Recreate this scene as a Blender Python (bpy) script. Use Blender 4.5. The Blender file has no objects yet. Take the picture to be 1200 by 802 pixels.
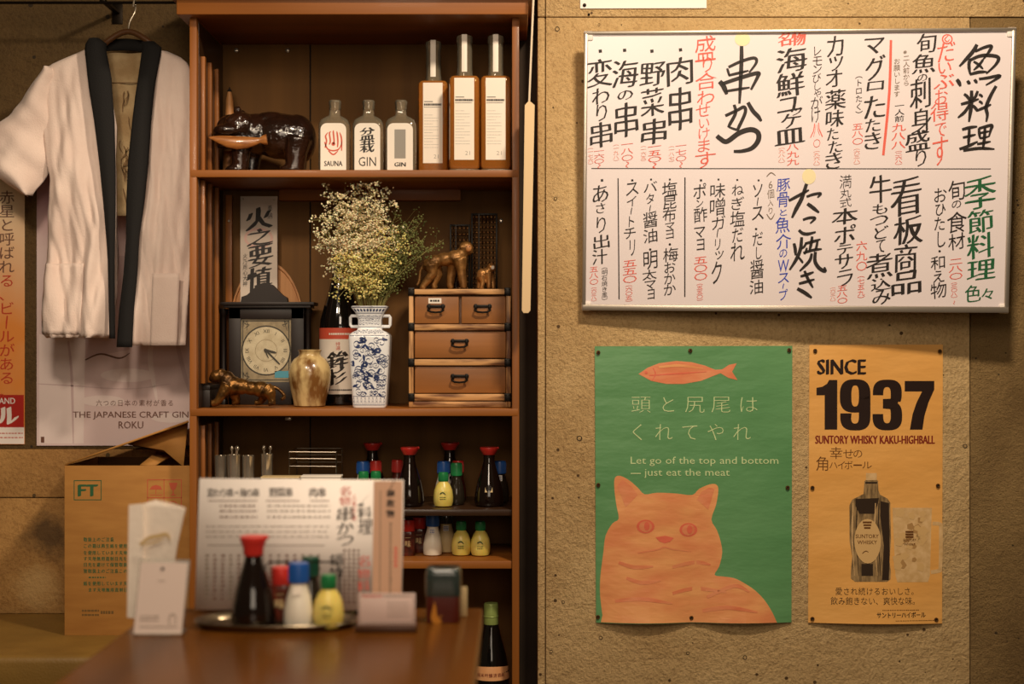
import bpy, bmesh, math, random
from math import sin, cos, pi, radians
from mathutils import Vector, Matrix, noise
from mathutils.geometry import tessellate_polygon
random.seed(7)
sc = bpy.context.scene
COL = sc.collection

# ------------------------------------------------------------------ camera, world, lights, exposure
F = 1200 * 50 / 36.0
H = 1.11
cam_data = bpy.data.cameras.new('camera')
cam_data.lens = 50; cam_data.sensor_width = 36; cam_data.clip_start = 0.05
cam_data.dof.use_dof = True; cam_data.dof.focus_distance = 2.98; cam_data.dof.aperture_fstop = 2.6
cam = bpy.data.objects.new('camera', cam_data); COL.objects.link(cam)
cam.location = (0, 0, H); cam.rotation_euler = (pi / 2, 0, 0)
sc.camera = cam
sc.view_settings.view_transform = 'Standard'
sc.view_settings.look = 'None'
sc.view_settings.gamma = 1
sc.view_settings.use_curve_mapping = False
sc.view_settings.exposure = 0.0
sc.cycles.use_denoising = True
sc.cycles.max_bounces = 10
sc.cycles.sample_clamp_indirect = 4
sc.cycles.caustics_reflective = False

world = bpy.data.worlds.new('world'); sc.world = world; world.use_nodes = True
world.node_tree.nodes['Background'].inputs[0].default_value = (1.0, 0.66, 0.36, 1)
world.node_tree.nodes['Background'].inputs[1].default_value = 0.055


def area(name, loc, target, size, power, col, size_y=None, spread=180):
    l = bpy.data.lights.new(name, 'AREA'); l.energy = power; l.color = col
    l.shape = 'RECTANGLE'; l.size = size; l.size_y = size_y or size; l.spread = radians(spread)
    o = bpy.data.objects.new(name, l); COL.objects.link(o); o.location = loc
    o.rotation_euler = (Vector(target) - Vector(loc)).to_track_quat('-Z', 'Y').to_euler()
    return o


def spot(name, loc, target, power, col, angle, blend=.6, r=.04):
    l = bpy.data.lights.new(name, 'SPOT'); l.energy = power; l.color = col
    l.spot_size = radians(angle); l.spot_blend = blend; l.shadow_soft_size = r
    o = bpy.data.objects.new(name, l); COL.objects.link(o); o.location = loc
    o.rotation_euler = (Vector(target) - Vector(loc)).to_track_quat('-Z', 'Y').to_euler()
    return o


WARM = (1.0, .81, .60)
area('ceiling_lamp_over_board', (.50, 1.75, 2.5), (.55, 3.0, 1.15), .22, 30, WARM, .12)
spot('pendant_over_coat', (-.75, 1.7, 1.95), (-.80, 3.1, 1.02), 33, (1, .80, .60), 56, .7, .07)
area('front_fill', (-.1, .5, 2.0), (-.1, 3.0, 1.1), .5, 11, (1, .81, .62))  # added front fill light, stands for no particular fixture
area('front_fill_low', (.1, -.9, 1.45), (-.1, 3.0, .95), 1.2, 9, (1, .81, .62), .7)  # added low fill behind the camera for shelf interiors and table items
area('room_lamp_over_table', (-.45, 1.2, 2.2), (-.3, 2.0, .72), .25, 6, WARM)


# ------------------------------------------------------------------ helpers
def P(px, py, Y):
    return Vector(((px - 600) / F * Y, Y, H - (py - 401) / F * Y))


def lin(c):
    return tuple((x / 12.92 if x <= .04045 else ((x + .055) / 1.055) ** 2.4) for x in [v / 255 for v in c])


MATS = {}


def nt(name):
    m = bpy.data.materials.new(name); m.use_nodes = True
    t = m.node_tree
    return m, t, t.nodes['Principled BSDF']


def N(t, typ, **kw):
    n = t.nodes.new(typ)
    for k, v in kw.items():
        if k.startswith('_'):
            setattr(n, k[1:], v)
        else:
            n.inputs[k.replace('__', ' ')].default_value = v
    return n


def coords(t, scale=(1, 1, 1)):
    tc = t.nodes.new('ShaderNodeTexCoord'); mp = N(t, 'ShaderNodeMapping')
    mp.inputs['Scale'].default_value = scale
    t.links.new(tc.outputs['Object'], mp.inputs['Vector'])
    return mp.outputs['Vector']


def mat(name, col, rough=.5, metal=0, c2=None, scale=20, stretch=(1, 1, 1), bump=0, bscale=None, trans=0, ior=1.45, coat=0, lo=.35, hi=.65, sheen=0, detail=4, emit=None, sub=0):
    if name in MATS:
        return MATS[name]
    m, t, b = nt(name)
    b.inputs['Base Color'].default_value = (*lin(col), 1)
    b.inputs['Roughness'].default_value = rough
    b.inputs['Metallic'].default_value = metal
    b.inputs['IOR'].default_value = ior
    b.inputs['Transmission Weight'].default_value = trans
    b.inputs['Coat Weight'].default_value = coat
    b.inputs['Coat Roughness'].default_value = .08
    if sheen:
        b.inputs['Sheen Weight'].default_value = sheen
    if sub:
        b.inputs['Subsurface Weight'].default_value = sub
        b.inputs['Subsurface Scale'].default_value = .01
    if c2 or bump:
        v = coords(t, stretch)
        if c2:
            nz = N(t, 'ShaderNodeTexNoise', Scale=scale, Detail=detail)
            t.links.new(v, nz.inputs['Vector'])
            r = t.nodes.new('ShaderNodeValToRGB')
            r.color_ramp.elements[0].position = lo; r.color_ramp.elements[1].position = hi
            r.color_ramp.elements[0].color = (*lin(col), 1); r.color_ramp.elements[1].color = (*lin(c2), 1)
            t.links.new(nz.outputs['Fac'], r.inputs[0]); t.links.new(r.outputs[0], b.inputs['Base Color'])
        if bump:
            nb = N(t, 'ShaderNodeTexNoise', Scale=bscale or scale, Detail=4)
            t.links.new(v, nb.inputs['Vector'])
            bp = N(t, 'ShaderNodeBump', Strength=1.0, Distance=bump)
            t.links.new(nb.outputs['Fac'], bp.inputs['Height']); t.links.new(bp.outputs[0], b.inputs['Normal'])
    MATS[name] = m
    return m


def wood(name, c1, c2, axis=0, rough=.35, scale=14, coat=.2):
    st = [14, 14, 14]; st[axis] = .7
    return mat(name, c1, rough, c2=c2, scale=scale / 10, stretch=tuple(st), bump=.0006, coat=coat, lo=.3, hi=.7, detail=6)


def concrete(name, c1, c2, cpit, scale=1.0, pit=.5, rough=.85, bump=.004, stain=None):
    m, t, b = nt(name)
    v = coords(t)
    L = t.links.new
    n1 = N(t, 'ShaderNodeTexNoise', Scale=3.2 * scale, Detail=8, Roughness=.62); L(v, n1.inputs['Vector'])
    n2 = N(t, 'ShaderNodeTexNoise', Scale=46 * scale, Detail=6, Roughness=.7); L(v, n2.inputs['Vector'])
    n3 = N(t, 'ShaderNodeTexNoise', Scale=190 * scale, Detail=4, Roughness=.7); L(v, n3.inputs['Vector'])
    r1 = t.nodes.new('ShaderNodeValToRGB')
    r1.color_ramp.elements[0].position = .36; r1.color_ramp.elements[1].position = .66
    r1.color_ramp.elements[0].color = (*lin(c1), 1); r1.color_ramp.elements[1].color = (*lin(c2), 1)
    L(n1.outputs['Fac'], r1.inputs[0])
    # small-grain speckle
    r2 = t.nodes.new('ShaderNodeValToRGB')
    r2.color_ramp.elements[0].position = .34; r2.color_ramp.elements[1].position = .52
    r2.color_ramp.elements[0].color = (.66, .60, .52, 1); r2.color_ramp.elements[1].color = (1, 1, 1, 1)
    L(n3.outputs['Fac'], r2.inputs[0])
    mx = N(t, 'ShaderNodeMix', _data_type='RGBA', _blend_type='MULTIPLY'); mx.inputs[0].default_value = .75
    L(r1.outputs[0], mx.inputs[6]); L(r2.outputs[0], mx.inputs[7])
    # pits
    vo = N(t, 'ShaderNodeTexVoronoi', Scale=24 * scale); L(v, vo.inputs['Vector'])
    n4 = N(t, 'ShaderNodeTexNoise', Scale=7 * scale, Detail=3); L(v, n4.inputs['Vector'])
    sub = N(t, 'ShaderNodeMath', _operation='MULTIPLY_ADD'); sub.inputs[1].default_value = .35; sub.inputs[2].default_value = -.085 + (pit - .5) * .1
    L(n4.outputs['Fac'], sub.inputs[0])
    lt = N(t, 'ShaderNodeMath', _operation='LESS_THAN'); L(vo.outputs['Distance'], lt.inputs[0]); L(sub.outputs[0], lt.inputs[1])
    mx2 = N(t, 'ShaderNodeMix', _data_type='RGBA'); L(lt.outputs[0], mx2.inputs[0])
    L(mx.outputs[2], mx2.inputs[6]); mx2.inputs[7].default_value = (*lin(cpit), 1)
    col = mx2.outputs[2]
    for pos, rad, sc_ in (stain or ()):
        ds = N(t, 'ShaderNodeVectorMath', _operation='DISTANCE'); L(v, ds.inputs[0]); ds.inputs[1].default_value = pos
        ns = N(t, 'ShaderNodeTexNoise', Scale=18.0, Detail=7, Roughness=.7); L(v, ns.inputs['Vector'])
        aa = N(t, 'ShaderNodeMath', _operation='MULTIPLY_ADD'); L(ns.outputs['Fac'], aa.inputs[0]); aa.inputs[1].default_value = rad * 2.2; L(ds.outputs['Value'], aa.inputs[2])
        mr = N(t, 'ShaderNodeMapRange', From__Min=rad * 1.5, From__Max=rad * 2.3, To__Min=.8, To__Max=0.0); L(aa.outputs[0], mr.inputs[0])
        m3 = N(t, 'ShaderNodeMix', _data_type='RGBA'); L(mr.outputs[0], m3.inputs[0]); L(col, m3.inputs[6]); m3.inputs[7].default_value = (*lin(sc_), 1); col = m3.outputs[2]
    L(col, b.inputs['Base Color'])
    ad = N(t, 'ShaderNodeMath', _operation='MULTIPLY_ADD'); ad.inputs[1].default_value = .6; L(n3.outputs['Fac'], ad.inputs[0]); L(n2.outputs['Fac'], ad.inputs[2])
    sb = N(t, 'ShaderNodeMath', _operation='SUBTRACT'); L(ad.outputs[0], sb.inputs[0])
    ml = N(t, 'ShaderNodeMath', _operation='MULTIPLY'); ml.inputs[1].default_value = .7; L(lt.outputs[0], ml.inputs[0]); L(ml.outputs[0], sb.inputs[1])
    bp = N(t, 'ShaderNodeBump', Strength=1.0, Distance=bump); L(sb.outputs[0], bp.inputs['Height'])
    L(bp.outputs[0], b.inputs['Normal'])
    b.inputs['Roughness'].default_value = rough
    MATS[name] = m
    return m


def sm(*names):
    return [MATS[n] for n in names]


# --- objects
def thing(name, label, cat, loc, group=None, rotz=0):
    o = bpy.data.objects.new(name, None); COL.objects.link(o)
    o.empty_display_size = .02
    o.location = loc; o.rotation_euler = (0, 0, rotz)
    o['label'] = label; o['category'] = cat
    if group: o['group'] = group
    return o


def root(o):
    while o.parent: o = o.parent
    return o


def obj(name, bm, mats, parent=None, W=True, label=None, cat=None, group=None, kind=None, angle=40, smooth=True):
    """link a bmesh as ONE mesh object. W: the mesh was built in world coordinates"""
    if not isinstance(mats, (list, tuple)): mats = [mats]
    me = bpy.data.meshes.new(name)
    bmesh.ops.recalc_face_normals(bm, faces=bm.faces)
    if parent is None:
        xs = [v.co for v in bm.verts]
        c = Vector(((min(v.x for v in xs) + max(v.x for v in xs)) / 2, (min(v.y for v in xs) + max(v.y for v in xs)) / 2, min(v.z for v in xs)))
    else:
        c = root(parent).location.copy() if W else Vector()
    if W or parent is None:
        bmesh.ops.translate(bm, verts=bm.verts, vec=-c)
    bm.to_mesh(me); bm.free()
    for m in mats: me.materials.append(m)
    if smooth:
        me.polygons.foreach_set('use_smooth', [True] * len(me.polygons))
        me.set_sharp_from_angle(angle=radians(angle))
    o = bpy.data.objects.new(name, me); COL.objects.link(o)
    if parent is None: o.location = c
    else: o.parent = parent
    if label: o['label'] = label
    if cat: o['category'] = cat
    if group: o['group'] = group
    if kind: o['kind'] = kind
    return o


def dup(r, loc, label=None, group=None, rotz=None):
    c = r.copy(); COL.objects.link(c); c.location = loc
    if rotz is not None: c.rotation_euler = (0, 0, rotz)
    if label: c['label'] = label
    if group: c['group'] = group
    for ch in r.children:
        d = ch.copy(); COL.objects.link(d); d.parent = c
        for g in ch.children:
            e = g.copy(); COL.objects.link(e); e.parent = d
    return c


def B(): return bmesh.new()


def setm(bm, n0, mi):
    bm.faces.ensure_lookup_table()
    for f in bm.faces[n0:]: f.material_index = mi


def box(bm, lo, hi, bev=0, mi=0, seg=2, rot=None):
    lo = Vector(lo); hi = Vector(hi)
    t = bmesh.new()
    bmesh.ops.create_cube(t, size=1)
    for v in t.verts:
        v.co = Vector((v.co.x * (hi.x - lo.x), v.co.y * (hi.y - lo.y), v.co.z * (hi.z - lo.z)))
    if bev:
        bmesh.ops.bevel(t, geom=t.edges[:], offset=bev, segments=seg, affect='EDGES', profile=.5)
    c = (lo + hi) / 2
    M_ = Matrix.Translation(c) @ (rot if rot else Matrix())
    merge(bm, t, M_, mi)
    return bm


def merge(bm, t, M_=Matrix(), mi=None):
    t.verts.index_update()
    vs = [bm.verts.new(M_ @ v.co) for v in t.verts]
    for f in t.faces:
        try:
            nf = bm.faces.new([vs[v.index] for v in f.verts]); nf.material_index = f.material_index if mi is None else mi
        except ValueError:
            pass
    t.free()


def pbox(bm, x0, y0, x1, y1, Y0, Y1, bev=0, mi=0):
    """box whose front face (at depth Y0) spans the given photo rectangle; Y1 the back depth"""
    a = P(x0, y1, Y0); b = P(x1, y0, Y0)
    return box(bm, (a.x, Y0, a.z), (b.x, Y1, b.z), bev, mi)


def lathe(bm, prof, c=(0, 0, 0), seg=24, mi=0, close=True, sq=None):
    """revolve (r,z) profile; sq: superellipse exponent for rounded square sections"""
    c = Vector(c); rings = []
    for r, z in prof:
        ring = []
        for i in range(seg):
            a = 2 * pi * i / seg + (pi / seg if sq else 0)
            k = 1
            if sq: k = (abs(cos(a)) ** sq + abs(sin(a)) ** sq) ** (-1 / sq)
            ring.append(bm.verts.new(c + Vector((r * k * cos(a), r * k * sin(a), z))))
        rings.append(ring)
    for a, b in zip(rings, rings[1:]):
        for i in range(seg):
            f = bm.faces.new((a[i], a[(i + 1) % seg], b[(i + 1) % seg], b[i])); f.material_index = mi
    if close:
        for r in (rings[0], rings[-1]):
            f = bm.faces.new(r); f.material_index = mi
    return bm


def tube(bm, pts, r, seg=8, mi=0, closed=False):
    pts = [Vector(p) for p in pts]; rings = []
    n = len(pts)
    rr = r if isinstance(r, (list, tuple)) else [r] * n
    for i, p in enumerate(pts):
        if closed: d = (pts[(i + 1) % n] - pts[i - 1])
        else: d = (pts[min(i + 1, n - 1)] - pts[max(i - 1, 0)])
        d = d.normalized() if d.length > 1e-9 else Vector((0, 0, 1))
        a = d.orthogonal().normalized() if i == 0 else (a - d * a.dot(d)).normalized()
        b = d.cross(a)
        rings.append([bm.verts.new(p + (a * cos(2 * pi * k / seg) + b * sin(2 * pi * k / seg)) * rr[i]) for k in range(seg)])
    rng = range(n if closed else n - 1)
    for i in rng:
        A, C = rings[i], rings[(i + 1) % n]
        for k in range(seg):
            f = bm.faces.new((A[k], A[(k + 1) % seg], C[(k + 1) % seg], C[k])); f.material_index = mi
    if not closed:
        for q in (rings[0], rings[-1]):
            f = bm.faces.new(q); f.material_index = mi
    return bm


def ball(bm, c, r, sub=2, mi=0, rot=None):
    t = bmesh.new(); bmesh.ops.create_icosphere(t, subdivisions=sub, radius=1)
    r = (r, r, r) if not isinstance(r, (tuple, list)) else r
    M_ = Matrix.Translation(Vector(c)) @ (rot.to_4x4() if rot else Matrix()) @ Matrix.Diagonal((*r, 1))
    merge(bm, t, M_, mi); return bm


def prism(bm, pts, Y0, Y1, Yref=None, mi=0):
    """extrude a photo outline (px points, read at depth Yref) from depth Y0 to Y1"""
    Yr = Yref or Y0
    w = [P(x, y, Yr) for x, y in pts]
    a = [bm.verts.new((p.x, Y0, p.z)) for p in w]; b = [bm.verts.new((p.x, Y1, p.z)) for p in w]
    n = len(w)
    for tri in tessellate_polygon([[Vector((p.x, p.z, 0)) for p in w]]):
        for q in (a, b):
            f = bm.faces.new([q[i] for i in tri]); f.material_index = mi
    for i in range(n):
        f = bm.faces.new((a[i], a[(i + 1) % n], b[(i + 1) % n], b[i])); f.material_index = mi
    return bm


def spline(pts, n=6, closed=False):
    pts = [Vector(p) for p in pts]; out = []; k = len(pts)
    for i in range(k if closed else k - 1):
        p0 = pts[i - 1] if (closed or i > 0) else pts[0]
        p1 = pts[i]; p2 = pts[(i + 1) % k]
        p3 = pts[(i + 2) % k] if (closed or i + 2 < k) else pts[-1]
        for j in range(n):
            t = j / n
            out.append(.5 * ((2 * p1) + (p2 - p0) * t + (2 * p0 - 5 * p1 + 4 * p2 - p3) * t * t + (3 * p1 - p0 - 3 * p2 + p3) * t ** 3))
    if not closed: out.append(pts[-1])
    return out


# --- lettering and flat printed art; art coordinates are (x right, y DOWN)
GL = {}


def glyph(s, bold=0):
    k = (s, bold)
    if k not in GL:
        cu = bpy.data.curves.new('g', 'FONT'); cu.body = s; cu.size = 1; cu.offset = bold; cu.resolution_u = 2
        cu.dimensions = '2D'; cu.fill_mode = 'BOTH'
        o = bpy.data.objects.new('g', cu); me = o.to_mesh()
        v = [(p.co.x, p.co.y) for p in me.vertices]; f = [tuple(p.vertices) for p in me.polygons]
        o.to_mesh_clear(); bpy.data.objects.remove(o); bpy.data.curves.remove(cu)
        GL[k] = (v, f)
    return GL[k]


class Art:
    def __init__(s): s.v = []; s.f = []

    def add(s, vs, fs, mi, layer):
        b = len(s.v)
        s.v += [(x, y, layer) for x, y in vs]
        s.f += [([i + b for i in f], mi) for f in fs]

    def poly(s, pts, mi, layer=0):
        tr = tessellate_polygon([[Vector((x, y, 0)) for x, y in pts]])
        s.add(pts, tr, mi, layer)

    def rect(s, x0, y0, x1, y1, mi, layer=0): s.add([(x0, y0), (x1, y0), (x1, y1), (x0, y1)], [(0, 1, 2, 3)], mi, layer)

    def ell(s, cx, cy, rx, ry, mi, layer=0, n=28): s.poly([(cx + rx * cos(2 * pi * i / n), cy + ry * sin(2 * pi * i / n)) for i in range(n)], mi, layer)

    def frame(s, x0, y0, x1, y1, w, mi, layer=0):
        for r in ((x0, y0, x1, y0 + w), (x0, y1 - w, x1, y1), (x0, y0 + w, x0 + w, y1 - w), (x1 - w, y0 + w, x1, y1 - w)): s.rect(*r, mi, layer)

    def put(s, v, f, mi, layer, bold, w, h):
        """bold > 0: a chisel nib, the same glyph laid down again along a slanted stroke"""
        if bold <= 0.001: return s.add(v, f, mi, layer)
        for i, k in enumerate((-1, -.33, .33, 1)):
            s.add([(x + k * bold * w, y - k * bold * .42 * h) for x, y in v], f, mi, layer + i * .04)

    def text(s, t, x0, y0, x1, y1, mi, layer=1, bold=0, ink=True, shear=0):
        """one horizontal line whose ink fills the rectangle"""
        v, f = glyph(t, min(bold, 0))
        if not v: return
        if bold > 0:
            b = bold * (y1 - y0); x0 += b; x1 -= b; y0 += b * .45; y1 -= b * .45
        ax = min(p[0] for p in v); bx = max(p[0] for p in v); ay = min(p[1] for p in v); by = max(p[1] for p in v)
        s.put([(x0 + (p[0] - ax) / (bx - ax) * (x1 - x0) + shear * (p[1] - ay) * (y1 - y0), y1 - (p[1] - ay) / (by - ay) * (y1 - y0)) for p in v], f, mi, layer, bold, y1 - y0, y1 - y0)

    def char(s, c, cx, y0, y1, w, mi, layer=1, bold=0, shear=0, fit=False):
        if c == '・': return s.ell(cx, (y0 + y1) / 2, 1.5, 1.4, mi, layer, 8)
        if c == 'ー': return s.stroke([(cx + .6, y0 + .5), (cx - .3, (y0 + y1) / 2), (cx - .8, y1 - .5)], max(1.1, w * .12 + bold * w), mi, layer, (.9, .6))
        v, f = glyph(c, -.013 if bold > .006 else min(bold, 0))
        if bold > .006: bold = bold * 1.25 + .012
        if not v: return
        rr = random.Random(hash((len(c), ord(c[0]), round(cx), round(y0))))
        if fit or bold > .006:
            th = rr.uniform(-.05, .05); ox, oy = rr.uniform(0, 50), rr.uniform(0, 50)
            v = [(.5 + (x - .5) * cos(th) - (y - .38) * sin(th) + .022 * noise.noise(Vector((x * 3.2 + ox, y * 3.2, 0))), .38 + (x - .5) * sin(th) + (y - .38) * cos(th) + .022 * noise.noise(Vector((x * 3.2, y * 3.2 + oy, 5)))) for x, y in v]
        rot = c in 'ー〜（）()～'
        if rot: v = [(.5 + (p[1] - .38), .38 - (p[0] - .5)) for p in v]
        elif not ord(c) > 0x2000:
            ax = min(p[0] for p in v); bx = max(p[0] for p in v); v = [((p[0] - ax) / (bx - ax), p[1] / .75 - .1) for p in v]
        h = y1 - y0
        if fit:
            ax = min(p[0] for p in v); bx = max(p[0] for p in v); ay = min(p[1] for p in v); by = max(p[1] for p in v)
            v = [((p[0] - ax) / (bx - ax), (p[1] - ay) / (by - ay) * .98 - .11) for p in v]
        s.put([(cx + (p[0] - .5) * w + random.Random(c).uniform(-.02, .02) * w, y1 - (p[1] + .12) * h - shear * (p[0] - .5) * w) for p in v], f, mi, layer, bold, w, w)

    def col(s, t, cx, y0, y1, w, mi, layer=1, bold=0, shear=.12, fit=False):
        """a column of characters from y0 down to y1; cells may be given as [(char,y0,y1,w?,cx?)]"""
        if isinstance(t, str):
            n = len(t); h = (y1 - y0) / n
            for i, c in enumerate(t): s.char(c, cx, y0 + i * h, y0 + (i + 1) * h * 1.0, w, mi, layer, bold, shear, fit)

    def cells(s, t, cx, ys, w, mi, layer=1, bold=0, shear=.14, fit=True):
        """characters with measured tops/bottoms: ys = [(y0,y1[,w[,cx]])...]"""
        for c, q in zip(t, ys):
            ww = (q[2] if len(q) > 2 and q[2] else w) * .93
            xx = q[3] if len(q) > 3 else cx
            s.char(c, xx, q[0], q[1], ww, mi, layer, bold, shear, fit)

    def stroke(s, pts, w, mi, layer=1, taper=(.75, .35), conv=None, n=5):
        if conv: pts = [conv(*p) for p in pts]
        q = spline([(x, y, 0) for x, y in pts], n) if len(pts) > 2 else [Vector((*p, 0)) for p in pts]
        if len(q) == 2: q = [q[0].lerp(q[1], i / 4) for i in range(5)]
        m = len(q); L = []; R = []
        for i, p in enumerate(q):
            d = (q[min(i + 1, m - 1)] - q[max(i - 1, 0)])
            d = d.normalized() if d.length > 1e-9 else Vector((1, 0, 0))
            t = i / (m - 1)
            k = min(1, taper[0] + t * 3 * (1 - taper[0]), taper[1] + (1 - t) * 3 * (1 - taper[1]))
            nrm = Vector((-d.y, d.x, 0)) * w * .5 * k
            L.append((p.x + nrm.x, p.y + nrm.y)); R.append((p.x - nrm.x, p.y - nrm.y))
        vs = L + R
        s.add(vs, [(i, i + 1, m + i + 1, m + i) for i in range(m - 1)], mi, layer)

    def line(s, x0, y0, x1, y1, w, mi, layer=1): s.stroke([(x0, y0), (x1, y1)], w, mi, layer, (1, 1))

    def build(s, name, mapf, mats, parent, dl=.0004, grid=None, **kw):
        bm = bmesh.new()
        vs = [bm.verts.new(p) for p in s.v]
        for f, mi in s.f:
            try:
                q = bm.faces.new([vs[i] for i in f]); q.material_index = mi
            except ValueError:
                pass
        if grid:
            xs, ys = grid
            for x in xs: bmesh.ops.bisect_plane(bm, geom=bm.verts[:] + bm.edges[:] + bm.faces[:], plane_co=(x, 0, 0), plane_no=(1, 0, 0))
            for y in ys: bmesh.ops.bisect_plane(bm, geom=bm.verts[:] + bm.edges[:] + bm.faces[:], plane_co=(0, y, 0), plane_no=(0, 1, 0))
        for v in bm.verts: v.co = mapf(v.co.x, v.co.y, v.co.z * dl)
        return obj(name, bm, mats, parent, **kw)


def wallmap(Y):
    def m(x, y, l):
        p = P(x, y, Y); p.y -= l; return p
    return m


def remesh(o, vox, it=6):
    md = o.modifiers.new('remesh', 'REMESH'); md.mode = 'VOXEL'; md.voxel_size = vox; md.use_smooth_shade = True
    sd = o.modifiers.new('smooth', 'SMOOTH'); sd.iterations = it; sd.factor = .5


def dashes(a, x0, x1, ys, w, mi, layer=1, seed=1, ln=(3, 7), gap=2):
    """rows of small unreadable print"""
    r = random.Random(seed)
    for y in ys:
        x = x0
        while x < x1:
            l = r.uniform(*ln)
            a.rect(x, y - w / 2, min(x + l, x1), y + w / 2, mi, layer); x += l + gap * r.uniform(.6, 1.4)
# ------------------------------------------------------------------ materials
concrete('concrete', (222, 190, 136), (194, 160, 108), (96, 72, 42), 1.0, .18, bump=.007)
concrete('concrete_rough', (166, 136, 86), (134, 106, 62), (76, 58, 34), 1.6, .3, bump=.010)
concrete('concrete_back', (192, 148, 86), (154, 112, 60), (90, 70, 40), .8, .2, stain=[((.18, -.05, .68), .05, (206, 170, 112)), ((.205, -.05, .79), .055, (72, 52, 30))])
concrete('concrete_back_upper_shade', (106, 80, 42), (84, 64, 32), (50, 36, 18), .8, .2)  # light falloff up the wall painted in as a darker tone
mat('paint_olive', (98, 80, 46), .7, c2=(84, 66, 38), scale=4, bump=.001, bscale=30)
mat('floor_tile', (70, 52, 38), .6, c2=(56, 42, 30), scale=6)
wood('shelf_wood', (162, 98, 36), (126, 72, 22), 0, rough=.5, coat=.03)
wood('shelf_wood_upright', (162, 98, 36), (126, 72, 22), 2, rough=.5, coat=.03)
wood('shelf_back', (116, 78, 30), (94, 62, 23), 2, rough=.75, coat=0)
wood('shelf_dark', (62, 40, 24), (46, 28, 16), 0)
mat('board_white', (232, 221, 222), .24)
mat('aluminium', (196, 186, 172), .35, metal=.8)
mat('ink_black', (34, 26, 22), .55)
mat('ink_red', (226, 100, 84), .6)
mat('ink_red_thin', (232, 150, 132), .6)
mat('ink_blue', (44, 66, 176), .6)
mat('ink_green', (24, 92, 52), .6)
mat('ink_grey', (120, 104, 86), .6)
mat('paper_white', (240, 230, 222), .6)
mat('smudge', (238, 224, 178), .6)
mat('iron_dark', (40, 32, 24), .4, metal=.8)
mat('brass_eyelet', (120, 84, 44), .35, metal=.8)
mat('hole_dark', (30, 22, 14), .9)


def poster_mat(name, col, c2=None, rough=.38, scale=3, bump=.005, bscale=6, **k):
    return mat(name, col, rough, c2=c2, scale=scale, bump=bump, bscale=bscale, stretch=(1, 1, 2.4), detail=2, **k)


# ------------------------------------------------------------------ setting
YW = 3.03      # right-hand concrete wall
YB = 3.21      # recessed wall behind the coat
XE = P(630, 0, YW).x
def struct(name, bm, m, **k):
    o = obj(name, bm, m, kind='structure', **k); return o


def slab(bm, x0, x1, y0, y1, Y0, Y1, bev=.002): return pbox(bm, x0, y0, x1, y1, Y0, Y1, bev)


bm = B(); slab(bm, 639.6, 1136.5, 20.5, 1069, YW, YW + .3); struct('wall_right', bm, MATS['concrete'])
bm = B(); slab(bm, 630, 638.8, 20.5, 1069, YW, YW + .3, .003); slab(bm, 630, 638.8, -500, 19.6, YW - .001, YW + .3, .003); struct('trim_1', bm, MATS['concrete'])
bm = B(); slab(bm, 639.6, 1700, -500, 19.6, YW - .001, YW + .3); struct('wall_right_lintel', bm, MATS['concrete'])
bm = B(); slab(bm, 1137.5, 1700, 20.5, 1069, YW + .004, YW + .3); struct('wall_right_end', bm, MATS['concrete_rough'])
bm = B(); box(bm, (XE + .004, YW + .012, 0), (2.1, YW + .28, 2.74)); struct('wall_right_core', bm, MATS['hole_dark'])
bm = B()
slab(bm, -800, 700, -500, 526, YB, YB + .1, .0015); struct('wall_back_upper', bm, MATS['concrete_back_upper_shade'])
bm = B()
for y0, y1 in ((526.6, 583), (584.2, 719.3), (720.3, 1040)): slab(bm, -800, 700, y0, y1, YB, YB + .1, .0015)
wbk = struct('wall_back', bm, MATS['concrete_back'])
mat('gap_shade', (52, 38, 22), .8, c2=(40, 28, 16), scale=8)  # near-black tone carries the shade of the narrow gap
bm = B(); box(bm, (P(608.5, 0, 2.90).x + .002, 3.12, 0), (XE + .003, YB, 2.74)); struct('gap_shade_board', bm, MATS['gap_shade'])  # added board painting the gap's shade, not a real trim
bm = B(); box(bm, (-2.6, -1.2, -.05), (2.6, YB + .1, 0)); struct('floor', bm, MATS['floor_tile'])

# tie holes in the wall
for px, py, r in ((653, 34, 3.0), (702, 29, 1.6), (679, 514, 3.0), (651, 233, 2.2), (704, 748, 2.2), (873, 771, 2.6), (646, 764, 2), (1131, 523, 2.5), (690, 17, 1.6), (806, 766, 1.8), (660, 706, 1.8), (1144, 782, 3)):
    c = P(px, py, YW - (.002 if py < 20 else .0006))
    bm = B(); lathe(bm, [(r * .0012, 0), (r * .0018, .0012), (r * .0019, .0)], seg=10)
    for v in bm.verts: v.co = Vector((c.x + v.co.x * (1 + .2 * sin(px)), c.y - v.co.z + .0008 + (.005 if px > 1137 else 0), c.z + v.co.y))
    struct('wall_right_tie_hole', bm, MATS['hole_dark'])

# ------------------------------------------------------------------ whiteboard
corner_px = [(684.5, 37), (1191, 32.5), (1181.5, 367), (682, 364)]
rays = [Vector(((x - 600) / F, 1, -(y - 401) / F)) for x, y in corner_px]
# parallelogram: d1 r1 + d3 r3 = d2 r2 + d4 r4
d4 = YW - .022
A = Matrix((rays[0], rays[2], -rays[1])).transposed()
s_ = A.inverted() @ (rays[3] * d4)
d1, d3, d2 = s_
cor = [r * d + Vector((0, 0, H)) for r, d in zip(rays, (d1, d2, d3, d4))]
bo = cor[3]; bu = (cor[2] - cor[3]); bv = (cor[0] - cor[3]); bn = bv.cross(bu).normalized()
if bn.y > 0: bn = -bn
print('BOARD depths', d1, d2, d3, d4, 'size', bu.length, bv.length)


def boardmap(x, y, l):
    r = Vector(((x - 600) / F, 1, -(y - 401) / F)); o = Vector((0, 0, H))
    t = (bo - o).dot(bn) / r.dot(bn)
    return o + r * t + bn * (l + .0005)


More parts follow.
